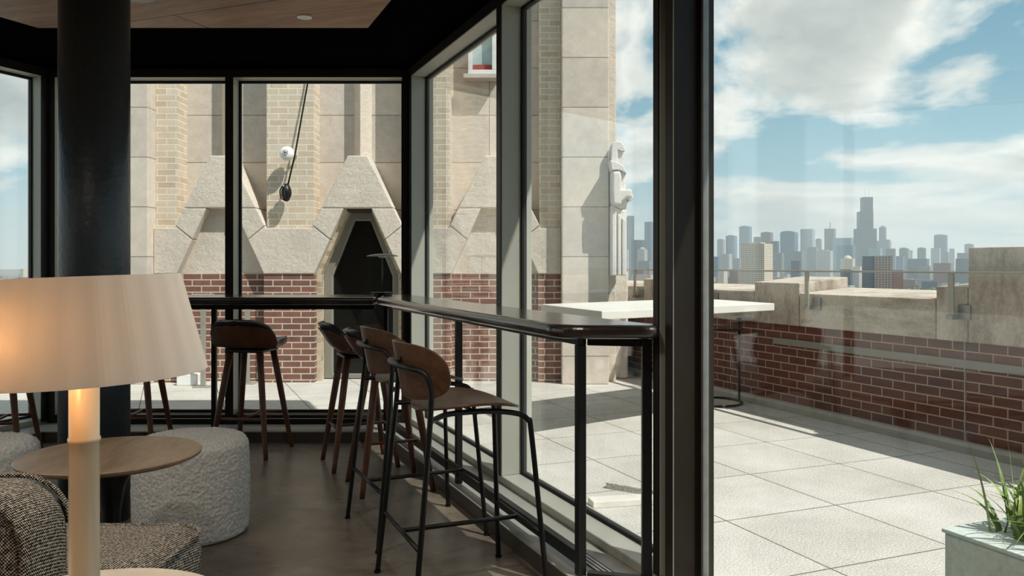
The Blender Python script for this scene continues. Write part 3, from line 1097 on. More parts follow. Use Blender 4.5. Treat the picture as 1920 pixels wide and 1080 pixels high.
def metal_stool(label, loc, rot, group):
    t_ = thing('bar_stool', label, 'bar stool', loc, rot, group)

    def seat_f(a, b):
        wdt = 0.215 - 0.02 * (b < 0) * b * b
        wdt *= max(0.0, 1 - abs(b) ** 2.6) ** (1 / 2.3)
        x = a * wdt
        y = 0.01 + 0.205 * b
        z = 0.733 + 0.018 * (x / 0.21) ** 2 - 0.026 * max(0, b) ** 2 - 0.012 * max(0, -b) ** 2
        return (x, y, z)
    obj('seat', sheet(seat_f, 26, 30), M_walnut, t_, smooth=True, solid=(0.010, -1.0))

    def back_f(a, b):
        k = max(0.0, 1 - abs(a) ** 4.0) ** (1 / 2.6)
        x = 0.225 * a
        zc_ = 0.866
        z = zc_ + 0.106 * b * k
        y = -0.248 + 0.125 * a * a + (-0.02 * b * k)
        return (x, y, z)

    def swap(a, b):
        return back_f(b, a)
    obj('backrest', sheet(swap, 20, 34), M_walnut_x, t_, smooth=True, solid=(0.010, 0.0))
    r = 0.0105
    half = [(0.275, -0.27, 0.006), (0.262, -0.245, 0.25), (0.243, -0.21, 0.60), (0.236, -0.198, 0.74), (0.228, -0.196, 0.82), (0.205, -0.215, 0.872), (0.15, -0.248, 0.885), (0.07, -0.266, 0.886), (0, -0.270, 0.886)]
    pts = half + [(-x, y, z) for x, y, z in reversed(half[:-1])]
    obj('back_frame', tube(catmull(pts, 8), r, 12), M_black, t_, smooth=True)
    obj('bolt', tube([(0.05, -0.268, 0.90), (0.05, -0.259, 0.918)], [0.010, 0.004], 10), M_black, t_, smooth=True)
    for s in (-1, 1):
        lg = [(0.237 * s, -0.20, 0.700), (0.20 * s, -0.17, 0.703), (0.165 * s, -0.10, 0.712), (0.165 * s, 0.05, 0.712), (0.172 * s, 0.165, 0.696), (0.183 * s, 0.203, 0.672), (0.193 * s, 0.212, 0.63), (0.232 * s, 0.238, 0.25), (0.255 * s, 0.255, 0.006)]
        obj('leg', tube(catmull(lg, 8), r, 12), M_black, t_, smooth=True)
        obj('glide', lathe([(0, 0), (0.014, 0), (0.014, 0.010), (0, 0.010)], 14, center=(0.255 * s, 0.255, 0)), M_black, t_)
        obj('glide', lathe([(0, 0), (0.014, 0), (0.014, 0.010), (0, 0.010)], 14, center=(0.275 * s, -0.27, 0)), M_black, t_)
    obj('stretcher', tube([(-0.26, -0.243, 0.25), (0.26, -0.243, 0.25)], 0.009, 10), M_black, t_, smooth=True)
    obj('stretcher', tube([(-0.231, 0.238, 0.25), (0.231, 0.238, 0.25)], 0.009, 10), M_black, t_, smooth=True)
    obj('stretcher', tube([(0, -0.243, 0.25), (0, 0.238, 0.25)], 0.009, 10), M_black, t_, smooth=True)
    obj('seat_bracket', tube([(-0.166, 0.0, 0.706), (-0.09, 0.0, 0.712), (0.09, 0.0, 0.712), (0.166, 0.0, 0.706)], 0.007, 8), M_black, t_, smooth=True)
    return t_


GM = 'black tube bar stools with walnut plywood seats'
mp = metal_stool('black tubular stool with curved walnut back, nearest to the camera', (-0.197, 3.24, ZFL), radians(-67.5), GM)
m2 = copy_tree(mp)
m2.location = (-0.458, 3.984, ZFL)
m2.rotation_euler = (0, 0, radians(-65))
m2['label'] = 'black tubular stool with curved walnut back, standing behind the nearest one'

# small dish lamp on the bar corner
lp = thing('table_lamp', 'slim table lamp with a thin dish shade standing on the corner of the bar', 'lamp', (-0.925, 5.90, ZB))
obj('base', lathe([(0, 0), (0.066, 0), (0.068, 0.004), (0.068, 0.016), (0.078, 0.018), (0.080, 0.022), (0.078, 0.025), (0, 0.025)], 40), M_black, lp, smooth=False)
obj('stem', tube([(0, 0, 0.025), (0, 0, 0.275)], 0.0055, 12), M_dishdark, lp, smooth=True)
obj('diffuser', lathe([(0.0, 0.272), (0.02, 0.273), (0.032, 0.279), (0.040, 0.288), (0, 0.288)], 32), M_white, lp, smooth=True)
obj('shade', lathe([(0, 0.300), (0.04, 0.2985), (0.08, 0.293), (0.112, 0.284), (0.113, 0.282), (0.112, 0.281), (0.08, 0.288), (0.04, 0.290), (0, 0.290)], 48), M_steelgrey, lp, smooth=True)

# =============================================================== LOUNGE
# round oak table
rt = thing('round_table', 'round pale oak table on a black trumpet foot beside the boucle pouf', 'table', (-1.494, 3.08, ZFL))
zt = 0.56
obj('tabletop', lathe([(0, zt - 0.022), (0.295, zt - 0.022), (0.315, zt - 0.012), (0.318, zt - 0.003), (0.315, zt), (0, zt)], 72), M_ash, rt, smooth=False, bevel=0)
obj('pedestal', lathe([(0, 0.0), (0.19, 0.0), (0.19, 0.008), (0.11, 0.03), (0.055, 0.09), (0.034, 0.20), (0.032, 0.34), (0.05, 0.44), (0.085, 0.51), (0.10, zt - 0.0225), (0, zt - 0.0225)], 48), M_black, rt, smooth=True)

# poufs
def pouf_prof(R, H, r=0.05):
    pr = [(0, 0.0), (R - 0.04, 0.0)]
    for k in range(6):
        a_ = -pi / 2 + pi / 2 * k / 5
        pr.append((R - 0.03 + 0.03 * cos(a_), 0.03 + 0.03 * sin(a_)))
    for k in range(1, 9):
        z_ = 0.03 + (H - r - 0.03) * k / 9
        pr.append((R + 0.006 * sin(pi * k / 9), z_))
    for k in range(9):
        a_ = pi / 2 * k / 8
        pr.append((R - r + r * cos(a_), H - r + r * sin(a_)))
    for k in range(1, 10):
        pr.append(((R - r) * (1 - k / 10), H + 0.004 * k / 10))
    pr.append((0, H + 0.004))
    return pr


def fuzz(bm, amp=0.004, sc=30.0):
    bm.normal_update()
    bmesh.ops.recalc_face_normals(bm, faces=bm.faces)
    bm.normal_update()
    for v_ in bm.verts:
        if v_.co.z > 0.01:
            d_v = noise.voronoi(v_.co * sc)[0][0]
            v_.co += v_.normal * (amp * (0.9 - 1.6 * d_v) + 0.002 * noise.noise(v_.co * sc * 0.4))
    return bm


g_ = 'grey boucle poufs'
pp_ = pouf_prof(0.255, 0.455)
dense = [pp_[0]]
for q0, q1 in zip(pp_, pp_[1:]):
    L_ = sqrt((q1[0] - q0[0]) ** 2 + (q1[1] - q0[1]) ** 2)
    n_ = max(1, int(L_ / 0.0045))
    if q1[1] < 0.005:
        n_ = 1
    dense += [(q0[0] + (q1[0] - q0[0]) * k / n_, q0[1] + (q1[1] - q0[1]) * k / n_) for k in range(1, n_ + 1)]
pf = fuzz(lathe(dense, 360), 0.0048, 80.0)
pf1 = obj('pouf', pf, M_boucle, None, smooth=True, loc=(-1.51, 3.90, ZFL))
tag(pf1, 'round grey boucle pouf standing behind the oak table', 'pouf', g_)
pf2 = pf1.copy()
link(pf2)
pf2.location = (-2.45, 3.78, ZFL)
pf2.rotation_euler = (0, 0, 1.3)
pf2['label'] = 'round grey boucle pouf cut off by the left edge of the picture'

# armchair
ac = thing('armchair', 'low armchair in black and cream tweed with piped edges, at the bottom left', 'armchair', (-1.5, 2.2, ZFL))


def rounded_block(x0, x1, y0, y1, z0, z1, r, name, extra=None):
    bm = bx(x0, x1, y0, y1, z0, z1)
    bmesh.ops.bevel(bm, geom=list(bm.edges), offset=r, segments=6, profile=0.5, affect='EDGES')
    return obj(name, bm, M_tweed, ac, smooth=True)


def rrect(x0, x1, z0, z1, r, n=6):
    out = []
    for cx, cz, a0 in ((x1 - r, z1 - r, 0), (x0 + r, z1 - r, pi / 2), (x0 + r, z0 + r, pi), (x1 - r, z0 + r, 1.5 * pi)):
        for k in range(n + 1):
            a_ = a0 + pi / 2 * k / n
            out.append((cx + r * cos(a_), cz + r * sin(a_)))
    return out


# backrest: front and back faces with a piped rim
def pillow_block(name, x0, x1, z0, z1, y0, y1, r, puff):
    bm = BM()
    rows = []
    n = 7
    for j in range(n + 1):
        s = j / n
        y_ = y0 + (y1 - y0) * s
        k = 1 - (2 * s - 1) ** 8 * 0.25
        ins = 0.018 * (abs(2 * s - 1) ** 4)
        rows.append([bm.verts.new((x, y_, z)) for x, z in rrect(x0 + ins, x1 - ins, z0 + ins, z1 - ins, r)])
    for a_, c2 in zip(rows, rows[1:]):
        for i in range(len(a_)):
            j = (i + 1) % len(a_)
            bm.faces.new([a_[i], a_[j], c2[j], c2[i]])
    for ring, yy, d in ((rows[0], y0, -1), (rows[-1], y1, 1)):
        prev = ring
        cx, cz = (x0 + x1) / 2, (z0 + z1) / 2
        for q in range(1, 5):
            f = 1 - q / 5.0
            cur = [bm.verts.new((cx + (v_.co.x - cx) * f, yy + d * puff * (1 - f ** 2.5), cz + (v_.co.z - cz) * f)) for v_ in ring]
            for i in range(len(cur)):
                j = (i + 1) % len(cur)
                bm.faces.new([prev[i], prev[j], cur[j], cur[i]])
            prev = cur
        bm.faces.new(prev)
    return obj(name, bm, M_tweed, ac, smooth=True)


X0a, X1a = -1.95 + 1.5, -1.135 + 1.5
bk = pillow_block('backrest', X0a, X1a, 0.10, 0.722, -0.28, -0.06, 0.13, 0.02)
for yy in (-0.275, -0.065):
    pts = [(x, yy, z) for x, z in rrect(X0a + 0.004, X1a - 0.004, 0.104, 0.718, 0.13, 8)]
    obj('piping', tube(pts, 0.007, 8, closed=True), M_tweed, bk, smooth=True)
st = rounded_block(-1.86 + 1.5, -0.955 + 1.5, -0.05, 0.42, 0.10, 0.462, 0.085, 'seat')
pts = [(x, y_, 0.438) for x, y_ in rrect(-1.853 + 1.5, -0.962 + 1.5, -0.043, 0.413, 0.085, 8)]
obj('piping', tube(pts, 0.007, 8, closed=True), M_tweed, st, smooth=True)
for lx, ly in ((-0.3, -0.2), (0.3, -0.2), (-0.28, 0.33), (0.5, 0.33)):
    obj('leg', tube([(lx, ly, 0.0), (lx, ly, 0.12)], 0.016, 12), M_black, ac)

# near table
nt = thing('side_table', 'small round stone side table at the bottom edge carrying the big lamp', 'table', (-0.787, 1.50, ZFL))
zt = 0.614
obj('tabletop', lathe([(0, zt - 0.025), (0.262, zt - 0.025), (0.27, zt - 0.017), (0.27, zt - 0.006), (0.264, zt), (0, zt)], 64), M_travertine, nt)
obj('pedestal', lathe([(0, 0), (0.16, 0), (0.16, 0.015), (0.03, 0.03), (0.03, zt - 0.0255), (0, zt - 0.0255)], 32), M_black, nt)

# big table lamp
ZL = zt + ZFL
bl_ = thing('table_lamp', 'large table lamp with white drum shade and cream tubular stem in the foreground', 'lamp', (-0.727, 1.405, ZL))
H = 1.25 - ZL
obj('stem', lathe([(0, 0), (0.0285, 0), (0.0285, 0.02), (0.0245, 0.022), (0.0238, 0.345), (0.0255, 0.347), (0.0258, 0.352), (0.0238, 0.355), (0.0240, H - 0.05), (0, H - 0.05)], 40), M_bone, bl_, smooth=True)
zb_, zt_ = 1.078 - ZL, 1.246 - ZL
rb, rt2 = 0.194, 0.156
sh = BM()
nseg = 144
rings = []
for (r_, z_) in ((rt2 - 0.002, zt_), (rt2, zt_), (rt2 + (rb - rt2) * 0.5, (zb_ + zt_) / 2), (rb, zb_), (rb - 0.002, zb_), (rt2 + (rb - rt2) * 0.5 - 0.002, (zb_ + zt_) / 2), (rt2 - 0.002, zt_)):
    rings.append([sh.verts.new((r_ * cos(2 * pi * i / nseg) * (1 + 0.0035 * sin(i * pi / 3)), r_ * sin(2 * pi * i / nseg) * (1 + 0.0035 * sin(i * pi / 3)), z_)) for i in range(nseg)])
for a_, c2 in zip(rings, rings[1:]):
    for i in range(nseg):
        j = (i + 1) % nseg
        sh.faces.new([a_[i], a_[j], c2[j], c2[i]])
bmesh.ops.remove_doubles(sh, verts=sh.verts, dist=0.0001)
shade_o = obj('lamp_shade', sh, M_shade, bl_, smooth=False)
PV = Vector((0, 0, (zb_ + zt_) / 2))
for v_ in shade_o.data.vertices:
    v_.co = Matrix.Rotation(radians(-2.2), 3, 'Y') @ (v_.co - PV) + PV
bulb = obj('bulb', lathe([(0, -0.035), (0.02, -0.03), (0.03, 0), (0.02, 0.025), (0.012, 0.04), (0, 0.042)], 24, center=(-0.03, -0.075, zt_ - 0.085)), M_bulb, bl_, smooth=True)
obj('socket', tube([(0, 0, H - 0.075), (-0.03, -0.075, zt_ - 0.045)], 0.008, 8), M_bone, bl_)
ld = bpy.data.lights.new('bulb_light', 'POINT')
ld.energy = 0.7
ld.color = (1.0, 0.50, 0.20)
ld.shadow_soft_size = 0.035
lo = bpy.data.objects.new('bulb_light', ld)
link(lo)
lo.parent = bl_
lo.location = (-0.035, -0.105, zt_ - 0.10)

# =============================================================== TERRACE
ter = bpy.data.objects.new('terrace_paving', None)
tb = prism([(-16, -9), (4.95, -9), (4.95, 10.6), (4.0, 12.0), (-4, 20), (-16, 20)], -0.6, 0.0)
tb_o = struct('terrace_paving', tb, M_paver)
tb_o.rotation_euler = (0, 0, A)

# parapet ------------------------------------------------------------------
UP = 4.952
par = thing('parapet_wall', 'low dark red brick parapet with weathered stone coping and blocks along the terrace', 'wall', (*W(UP, 0), 0), A)
V0, V1 = -3.0, 10.6
obj('brick_wall', bx(0.02, 0.50, V0, V1, 0, 0.75), M_parbrick, par)
fl = BM()
prof_f = [(-0.02, 0), (-0.02, 0.05), (0.0, 0.072), (0.019, 0.078), (0.019, 0)]
a_ = [fl.verts.new((x, V0, z)) for x, z in prof_f]
c2 = [fl.verts.new((x, V1, z)) for x, z in prof_f]
fl.faces.new(a_); fl.faces.new(c2)
for i in range(len(a_)):
    j = (i + 1) % len(a_)
    fl.faces.new([a_[i], a_[j], c2[j], c2[i]])
obj('base_flashing', fl, M_railgrey, par)


def coping(v0, v1, zf, zb2, mat, name, dx=0.0):
    bm = BM()
    pts = [(-0.012 - dx, 0.75), (-0.012 - dx, zf), (0.53, zb2), (0.53, 0.75)]
    a = [bm.verts.new((x, v0 + 0.003, z)) for x, z in pts]
    c = [bm.verts.new((x, v1 - 0.003, z)) for x, z in pts]
    bm.faces.new(a); bm.faces.new(c)
    for i in range(4):
        j = (i + 1) % 4
        bm.faces.new([a[i], a[j], c[j], c[i]])
    return obj(name, bm, mat, par, bevel=0.008, seg=2)


coping(-3.0, 2.6, 1.03, 1.075, M_coping, 'coping_stone')
coping(2.6, 3.949, 1.385, 1.40, M_merlon, 'merlon')
coping(3.949, 4.199, 1.12, 1.15, M_merlon, 'coping_block')
coping(4.199, 5.552, 1.03, 1.075, M_coping, 'coping_stone')
coping(5.552, 6.136, 1.115, 1.165, M_merlon, 'coping_block')
coping(6.136, 7.48, 1.03, 1.075, M_coping, 'coping_stone')
coping(7.48, 8.053, 1.115, 1.165, M_merlon, 'coping_block')
coping(8.053, 9.32, 1.03, 1.075, M_coping, 'coping_stone')
coping(9.32, 10.6, 1.115, 1.165, M_merlon, 'coping_block')
obj('expansion_joint', bx(0.016, 0.0215, 3.99, 3.999, 0.08, 0.749), M_steelgrey, par)
# flat metal strip on the brick
cs = thing('metal_strip', 'flat grey metal strip fixed along the brick parapet face', 'metal strip', (*W(UP + 0.0195, 0), 0.60), A)
obj('strip', bx(-0.018, 0.0, -2.9, 5.9, -0.028, 0.028), mottled('grey_strip_paint', srgb(118, 114, 106), srgb(128, 124, 116), 6, 0.5, 0, 0.05), cs, bevel=0.002, seg=1)
for vv in (3.4, 0.4):
    obj('joint', bx(-0.020, 0.0, vv, vv + 0.012, -0.024, 0.024), M_dishdark, cs)

# railing on the parapet
rl_ = thing('handrail', 'thin grey metal handrail on bracketed posts above the parapet', 'railing', (*W(UP, 0), 1.03), A)
obj('rail', bx(-0.085, -0.035, -2.8, 10.35, 0.182, 0.196), M_railgrey, rl_, bevel=0.002, seg=1)
v_ = v_at(5.3 * CA, 6.87)
k = -5
while True:
    vv = v_ + k * 1.372
    k += 1
    if vv > 10.4:
        break
    if vv < -2.8:
        continue
    pst = obj('post', bx(-0.066, -0.054, vv - 0.022, vv + 0.022, -0.10, 0.1815), M_railgrey, rl_, bevel=0.001, seg=1)
    br_ = BM()
    add_box(br_, -0.075, -0.0125, vv - 0.022, vv + 0.03, -0.13, -0.1005)
    add_box(br_, -0.024, -0.0125, vv - 0.115, vv - 0.0225, -0.13, -0.03)
    obj('bracket', br_, M_steelgrey, pst, bevel=0.001, seg=1)

# white table --------------------------------------------------------------
ztab = 0.945
near, left_, right_ = Vector((0.63, 5.80)), Vector((0.24, 6.86)), Vector((2.23, 7.02))
ctr = (left_ + right_) / 2
wt = thing('patio_table', 'large white slab table standing out on the terrace by the parapet', 'table', (ctr.x, ctr.y, 0))
far = left_ + right_ - near
pts = [tuple(q - ctr) for q in (near, right_, far, left_)]
obj('tabletop', prism(pts, ztab - 0.062, ztab), M_whitetop, wt, bevel=0.006, seg=3)
obj('pedestal', bx(0.07, 0.17, 0.03, 0.13, 0.012, ztab - 0.0625), M_steelgrey, wt, bevel=0.004)
obj('foot_plate', bx(-0.01, 0.25, -0.05, 0.21, 0.0, 0.0115), M_steelgrey, wt, bevel=0.003)

# round drum base side table
ct = thing('drinks_stand', 'black ring footed metal stand on the terrace beside the brick parapet', 'side table', (1.85, 7.62, 0))
ring = [(0.262 * cos(2 * pi * i / 48), 0.262 * sin(2 * pi * i / 48), 0.012) for i in range(48)]
obj('foot_ring', tube(ring, 0.011, 8, closed=True), M_black, ct, smooth=True)
obj('top_ring', tube([(x, y_, 0.69) for x, y_, z in ring], 0.010, 8, closed=True), M_black, ct, smooth=True)
obj('glass_top', lathe([(0, 0.688), (0.25, 0.688), (0.25, 0.696), (0, 0.696)], 48), M_smoke, ct)
obj('stem', tube([(0.245, 0.0, 0.015), (0.245, 0, 0.77)], 0.011, 10), M_black, ct, smooth=True)
obj('stem_cap', bx(0.225, 0.265, -0.02, 0.02, 0.77, 0.782), M_black, ct)

# grey posts by the stone building
G_ = 'grey posts with foot plates outside'
for X, Y, hgt, plate, lab in (((381 - 960) / 1550 * 8.6, 8.6, 0.95, True, 'grey steel post with a flat foot plate and cap, seen left of the back stools'),
                              ((466 - 960) / 1550 * 8.9, 8.86, 0.95, False, 'grey steel post close to the brick wall behind the middle window post'),
                              ((1111 - 960) / 1550 * 9.0, 9.0, 0.93, True, 'grey steel post seen through the near end of the bar frame')):
    pp = thing('steel_post', lab, 'post', (X, Y, 0))
    obj('shaft', bx(-0.023, 0.023, -0.02, 0.02, 0.012, hgt), M_railgrey, pp, bevel=0.003)
    obj('foot_plate', bx(-0.09, 0.09, -0.07, 0.07, 0, 0.0115), M_railgrey, pp, bevel=0.002)
    if plate:
        obj('cap_plate', bx(-0.10, 0.10, -0.05, 0.05, hgt, hgt + 0.02), M_railgrey, pp, bevel=0.002)
pb = obj('planter_box', bx(-0.11, 0.11, -0.08, 0.08, 0, 0.12), M_white, None, bevel=0.01, loc=((350 - 960) / 1550 * 8.7, 8.78, 0))
tag(pb, 'small white box on the terrace at the foot of the stone building', 'box')

# loose paving slabs by the window
for (px, py, L_, W_, rot, lab, mt) in ((1168, 945, 0.36, 0.10, radians(12), 'pale narrow stone offcut lying on the terrace outside the glass', M_slab),
                                       (1196, 920, 0.34, 0.12, radians(-34), 'grey stone offcut lying on the terrace behind the pale one', M_paver)):
    Y = EYE * 1550 / (py - 498)
    X = (px - 960) / 1550 * Y
    so = obj('stone_offcut', bx(-L_ / 2, L_ / 2, -W_ / 2, W_ / 2, 0, 0.035), mt, None, bevel=0.004, loc=(X, Y, 0), rot=(0, 0, rot))
    tag(so, lab, 'stone slab')

# planter with grass -----------------------------------------------------
pk = thing('planter', 'pale green painted wooden planter box at the bottom right corner of the terrace', 'planter', (1.24, 2.37, 0), A)
PL, PW, PH = 0.95, 0.42, 0.50


def pbox():
    obj('side_board', bx(0, 0.03, -PL, 0, 0, PH - 0.0005), M_planter, pk, bevel=0.004)
    obj('side_board', bx(PW - 0.03, PW, -PL, 0, 0, PH - 0.0005), M_planter, pk, bevel=0.004)
    obj('end_board', bx(0.0305, PW - 0.0305, -0.03, 0, 0, PH - 0.0005), M_planter, pk, bevel=0.004)
    obj('end_board', bx(0.0305, PW - 0.0305, -PL, -PL + 0.03, 0, PH - 0.0005), M_planter, pk, bevel=0.004)
    rim = BM()
    add_box(rim, -0.006, 0.10, -PL, 0.006, PH, PH + 0.012)
    add_box(rim, PW - 0.05, PW + 0.006, -PL, 0.006, PH, PH + 0.012)
    add_box(rim, 0.1, PW - 0.05, -0.13, 0.006, PH, PH + 0.012)
    obj('rim', rim, M_planter, pk, bevel=0.003)
    obj('soil', bx(0.031, PW - 0.031, -PL + 0.031, -0.031, 0.05, PH - 0.04), M_soil, pk)


pbox()
gbm = BM()
random.seed(11)


def blade(bm, base, height, lean, az, wdt, curl, n=9):
    d = Vector((cos(az), sin(az), 0))
    side = Vector((-sin(az), cos(az), 0))
    tw = random.uniform(-0.8, 0.8)
    prev = None
    for i in range(n + 1):
        s = i / n
        out_ = lean * s ** 1.6 * (1 + curl * s * s)
        up = height * (s - 0.5 * curl * max(0, s - 0.4) ** 2 * 2.0)
        c = base + d * out_ + Vector((0, 0, up))
        ww = wdt * (1 - s ** 2.2) * (0.6 + 0.6 * sin(pi * min(1, s + 0.2)))
        sd = (side * cos(tw * s) + d * sin(tw * s) * 0.6)
        a = bm.verts.new(c - sd * ww)
        mm = bm.verts.new(c + Vector((0, 0, -ww * 0.4)))
        b_ = bm.verts.new(c + sd * ww)
        if prev:
            bm.faces.new([prev[0], prev[1], mm, a])
            bm.faces.new([prev[1], prev[2], b_, mm])
        prev = (a, mm, b_)


pg = Vector((0.19, -0.17, PH - 0.04))
for i in range(260):
    base = pg + Vector((random.uniform(-0.085, 0.13), random.uniform(-0.30, 0.09), 0))
    hh = random.uniform(0.16, 0.34)
    blade(gbm, base, hh, random.uniform(0.03, 0.13), random.uniform(0, 2 * pi), random.uniform(0.005, 0.012), random.uniform(0.0, 1.6))
for (hx, hy, hh, ln, az) in ((-0.09, 0.10, 0.36, 0.07, 2.6), (-0.04, 0.06, 0.40, 0.03, 2.0), (0.02, 0.12, 0.30, 0.10, 1.2), (-0.08, 0.0, 0.22, 0.14, 2.9), (0.05, 0.02, 0.4, 0.1, 0.4)):
    blade(gbm, pg + Vector((hx, hy, 0)), hh, ln, az, 0.008, 0.15, 12)
gr = obj('grass_plant', gbm, M_blade, None, smooth=True)
gr.location = (1.24, 2.37, 0)
gr.rotation_euler = (0, 0, A)
tag(gr, 'clump of long green grassy leaves growing in the pale green planter', 'plant')

# =============================================================== STONE BUILDING
sb = thing('stone_building', 'pale limestone and brick tower building with pointed gable surrounds beyond the back window', 'building', (-1.7, 9.3, 0))
OX, OY = -1.7, 9.3


def S(name, bm, mat, parent=None, **kw):
    """build in world numbers, store relative to the building's base"""
    for v_ in bm.verts:
        v_.co.x -= OX
        v_.co.y -= OY
    return obj(name, bm, mat, parent or sb, **kw)


def bay_mat_shift(o):
    return o


FY, RY, GY = 8.99, 9.27, 8.93
ZB0, ZB1 = 1.178, 1.671
BC = (-3.155, -1.670, -0.186)
BH = 0.487
TOP = 7.6
XL, XR = -4.78, 1.10
# body behind
S('wall_body', bx(XL, XR, 9.42, 15.0, 0, TOP), M_ashlar)
# recessed panels
for i, c in enumerate(BC):
    if i == 1:
        bm = prism_y([(c - BH - 0.05, 1.60), (c - 0.2, 1.95), (c + 0.2, 1.95), (c + BH + 0.05, 1.60), (c + BH + 0.05, TOP), (c - BH - 0.05, TOP)], RY, 9.419)
    else:
        bm = bx(c - BH - 0.05, c + BH + 0.05, RY, 9.419, ZB1 - 0.3, TOP)
    S('stone_panel', bm, M_ashlar)
    ribtop = TOP if i < 2 else 3.30
    if i < 2:
        bm = prism([(c - 0.11, RY + 0.02), (c, RY - 0.17), (c + 0.11, RY + 0.02)], 2.44, ribtop)
        S('rib', bm, M_stone)
# pilasters (buff brick)
pil = [(-3.874, -3.642), (BC[0] + BH, BC[1] - BH), (BC[1] + BH, BC[2] - BH), (BC[2] + BH, 0.53)]
for a_, c2 in pil:
    S('brick_pilaster', bx(a_, c2, FY, 9.415, ZB1, TOP), M_buff)
# gable surrounds
for c in BC:
    out_ = [(c - BH, ZB1 + 0.03), (c - 0.107, 2.454), (c + 0.107, 2.454), (c + BH, ZB1 + 0.03), (c + BH, ZB0), (c + 0.47, ZB0), (c + 0.15, 1.885), (c - 0.15, 1.885), (c - 0.47, ZB0), (c - BH, ZB0)]
    # built as three stones with fine joints: cap, left and right legs
    def on(x0, z0, x1, z1, z):
        return x0 + (x1 - x0) * (z - z0) / (z1 - z0)
    zj = 1.888
    xo = on(BH, ZB1 + 0.03, 0.107, 2.454, zj)
    g = 0.004
    S('gable_cap', prism_y([(c - xo, zj), (c - 0.107, 2.454), (c + 0.107, 2.454), (c + xo, zj)], GY, RY + 0.05), M_stone, bevel=0.012, seg=2)
    for s in (-1, 1):
        q = [(c + s * xo, zj - g), (c + s * 0.15, zj - g), (c + s * 0.40, 1.335), (c + s * (BH - 0.002), ZB1 - 0.005)]
        q = [(c + s * xo, zj - g), (c + s * 0.15, zj - g), (c + s * 0.30, 1.55), (c + s * (BH - 0.002), ZB1 + 0.03)]
        S('gable_leg', prism_y(q, GY, RY + 0.05), M_stone, bevel=0.010, seg=2)
# base band stones between the gables
edges = [(-3.874, None, BC[0])] + [(None, BC[0], BC[1]), (None, BC[1], BC[2])] + [(0.53, BC[2], None)]
def band(lc, rc, xa=None, xb=None):
    pts = []
    if lc is not None:
        pts += [(lc + 0.47, ZB0), (lc + 0.302, 1.546), (lc + BH - 0.001, ZB1 + 0.025), (lc + BH, ZB1)]
    else:
        pts += [(xa, ZB0), (xa, ZB1)]
    if rc is not None:
        pts += [(rc - BH, ZB1), (rc - BH + 0.001, ZB1 + 0.025), (rc - 0.302, 1.546), (rc - 0.47, ZB0)]
    else:
        pts += [(xb, ZB1), (xb, ZB0)]
    S('band_stone', prism_y(pts, GY + 0.004, 9.414), M_stone, bevel=0.008, seg=2)
band(None, BC[0], xa=-3.874)
band(BC[0], BC[1])
band(BC[1], BC[2])
band(BC[2], None, xb=0.53)
# blind infill under gables 1 and 3, brick below
for i in (0, 2):
    c = BC[i]
    S('infill_stone', prism_y([(c - 0.50, ZB0), (c - 0.17, 1.90), (c + 0.17, 1.90), (c + 0.50, ZB0)], 9.06, 9.40), M_stone)
    S('recessed_brick', bx(c - 0.47, c + 0.47, 9.05, 9.40, 0, ZB0 - 0.001), M_redbrick)
# red brick field
segs = [(-3.874, BC[0] - 0.47), (BC[0] + 0.47, BC[1] - 0.47), (BC[1] + 0.47, BC[2] - 0.47), (BC[2] + 0.47, 0.53)]
for a_, c2 in segs:
    S('red_brick_pier', bx(a_, c2, GY + 0.02, 9.412, 0, ZB0 - 0.001), M_redbrick)
# corner piers
S('corner_pier', bx(XL, -3.876, 8.80, 9.416, 0, TOP), M_ashlar, bevel=0.01)
S('corner_pier', bx(0.532, 1.03, 8.80, 9.416, 0, TOP), M_ashlar, bevel=0.01)
S('corner_return', bx(1.031, 1.135, 9.02, 10.1, 0, TOP), M_stone, bevel=0.01)
S('coping_band', bx(1.03, 1.30, 9.25, 10.2, 0.0, 1.19), M_stone, bevel=0.02)
# gabled window in bay 2
c = BC[1]
wn = S('window_frame', prism_y([(c - 0.47, 0), (c - 0.47, ZB0), (c - 0.15, 1.885), (c + 0.15, 1.885), (c + 0.47, ZB0), (c + 0.47, 0)], 9.36, 9.411), M_steelgrey)
# brick lined reveal
for s in (-1, 1):
    S('window_reveal', prism_y([(c + s * 0.475, 0), (c + s * 0.475, ZB0), (c + s * 0.15, 1.89), (c + s * 0.13, 1.855), (c + s * 0.425, ZB0 - 0.01), (c + s * 0.425, 0)], 9.06, 9.36), M_cream)
S('window_lintel', prism_y([(c - 0.15, 1.89), (c + 0.15, 1.89), (c + 0.13, 1.855), (c - 0.13, 1.855)], 9.06, 9.36), M_plinth)


def hexframe(k0, k1, y0, y1, mat, name, parent):
    def outline(k):
        return [(c - 0.42 + k, 0.01 + k * 0.5), (c - 0.42 + k, ZB0 - 0.01 - k * 0.25), (c - 0.135 + k * 0.55, 1.852 - k), (c + 0.135 - k * 0.55, 1.852 - k), (c + 0.42 - k, ZB0 - 0.01 - k * 0.25), (c + 0.42 - k, 0.01 + k * 0.5)]
    o1, o2 = outline(k0), outline(k1)
    bm = BM()
    A1 = [bm.verts.new((x, y0, z)) for x, z in o1]
    A2 = [bm.verts.new((x, y0, z)) for x, z in o2]
    B1 = [bm.verts.new((x, y1, z)) for x, z in o1]
    B2 = [bm.verts.new((x, y1, z)) for x, z in o2]
    n = 6
    for i in range(n):
        j = (i + 1) % n
        bm.faces.new([A1[i], A1[j], A2[j], A2[i]])
        bm.faces.new([B1[i], B1[j], B2[j], B2[i]])
        bm.faces.new([A1[i], A1[j], B1[j], B1[i]])
        bm.faces.new([A2[i], A2[j], B2[j], B2[i]])
    return S(name, bm, mat, parent)


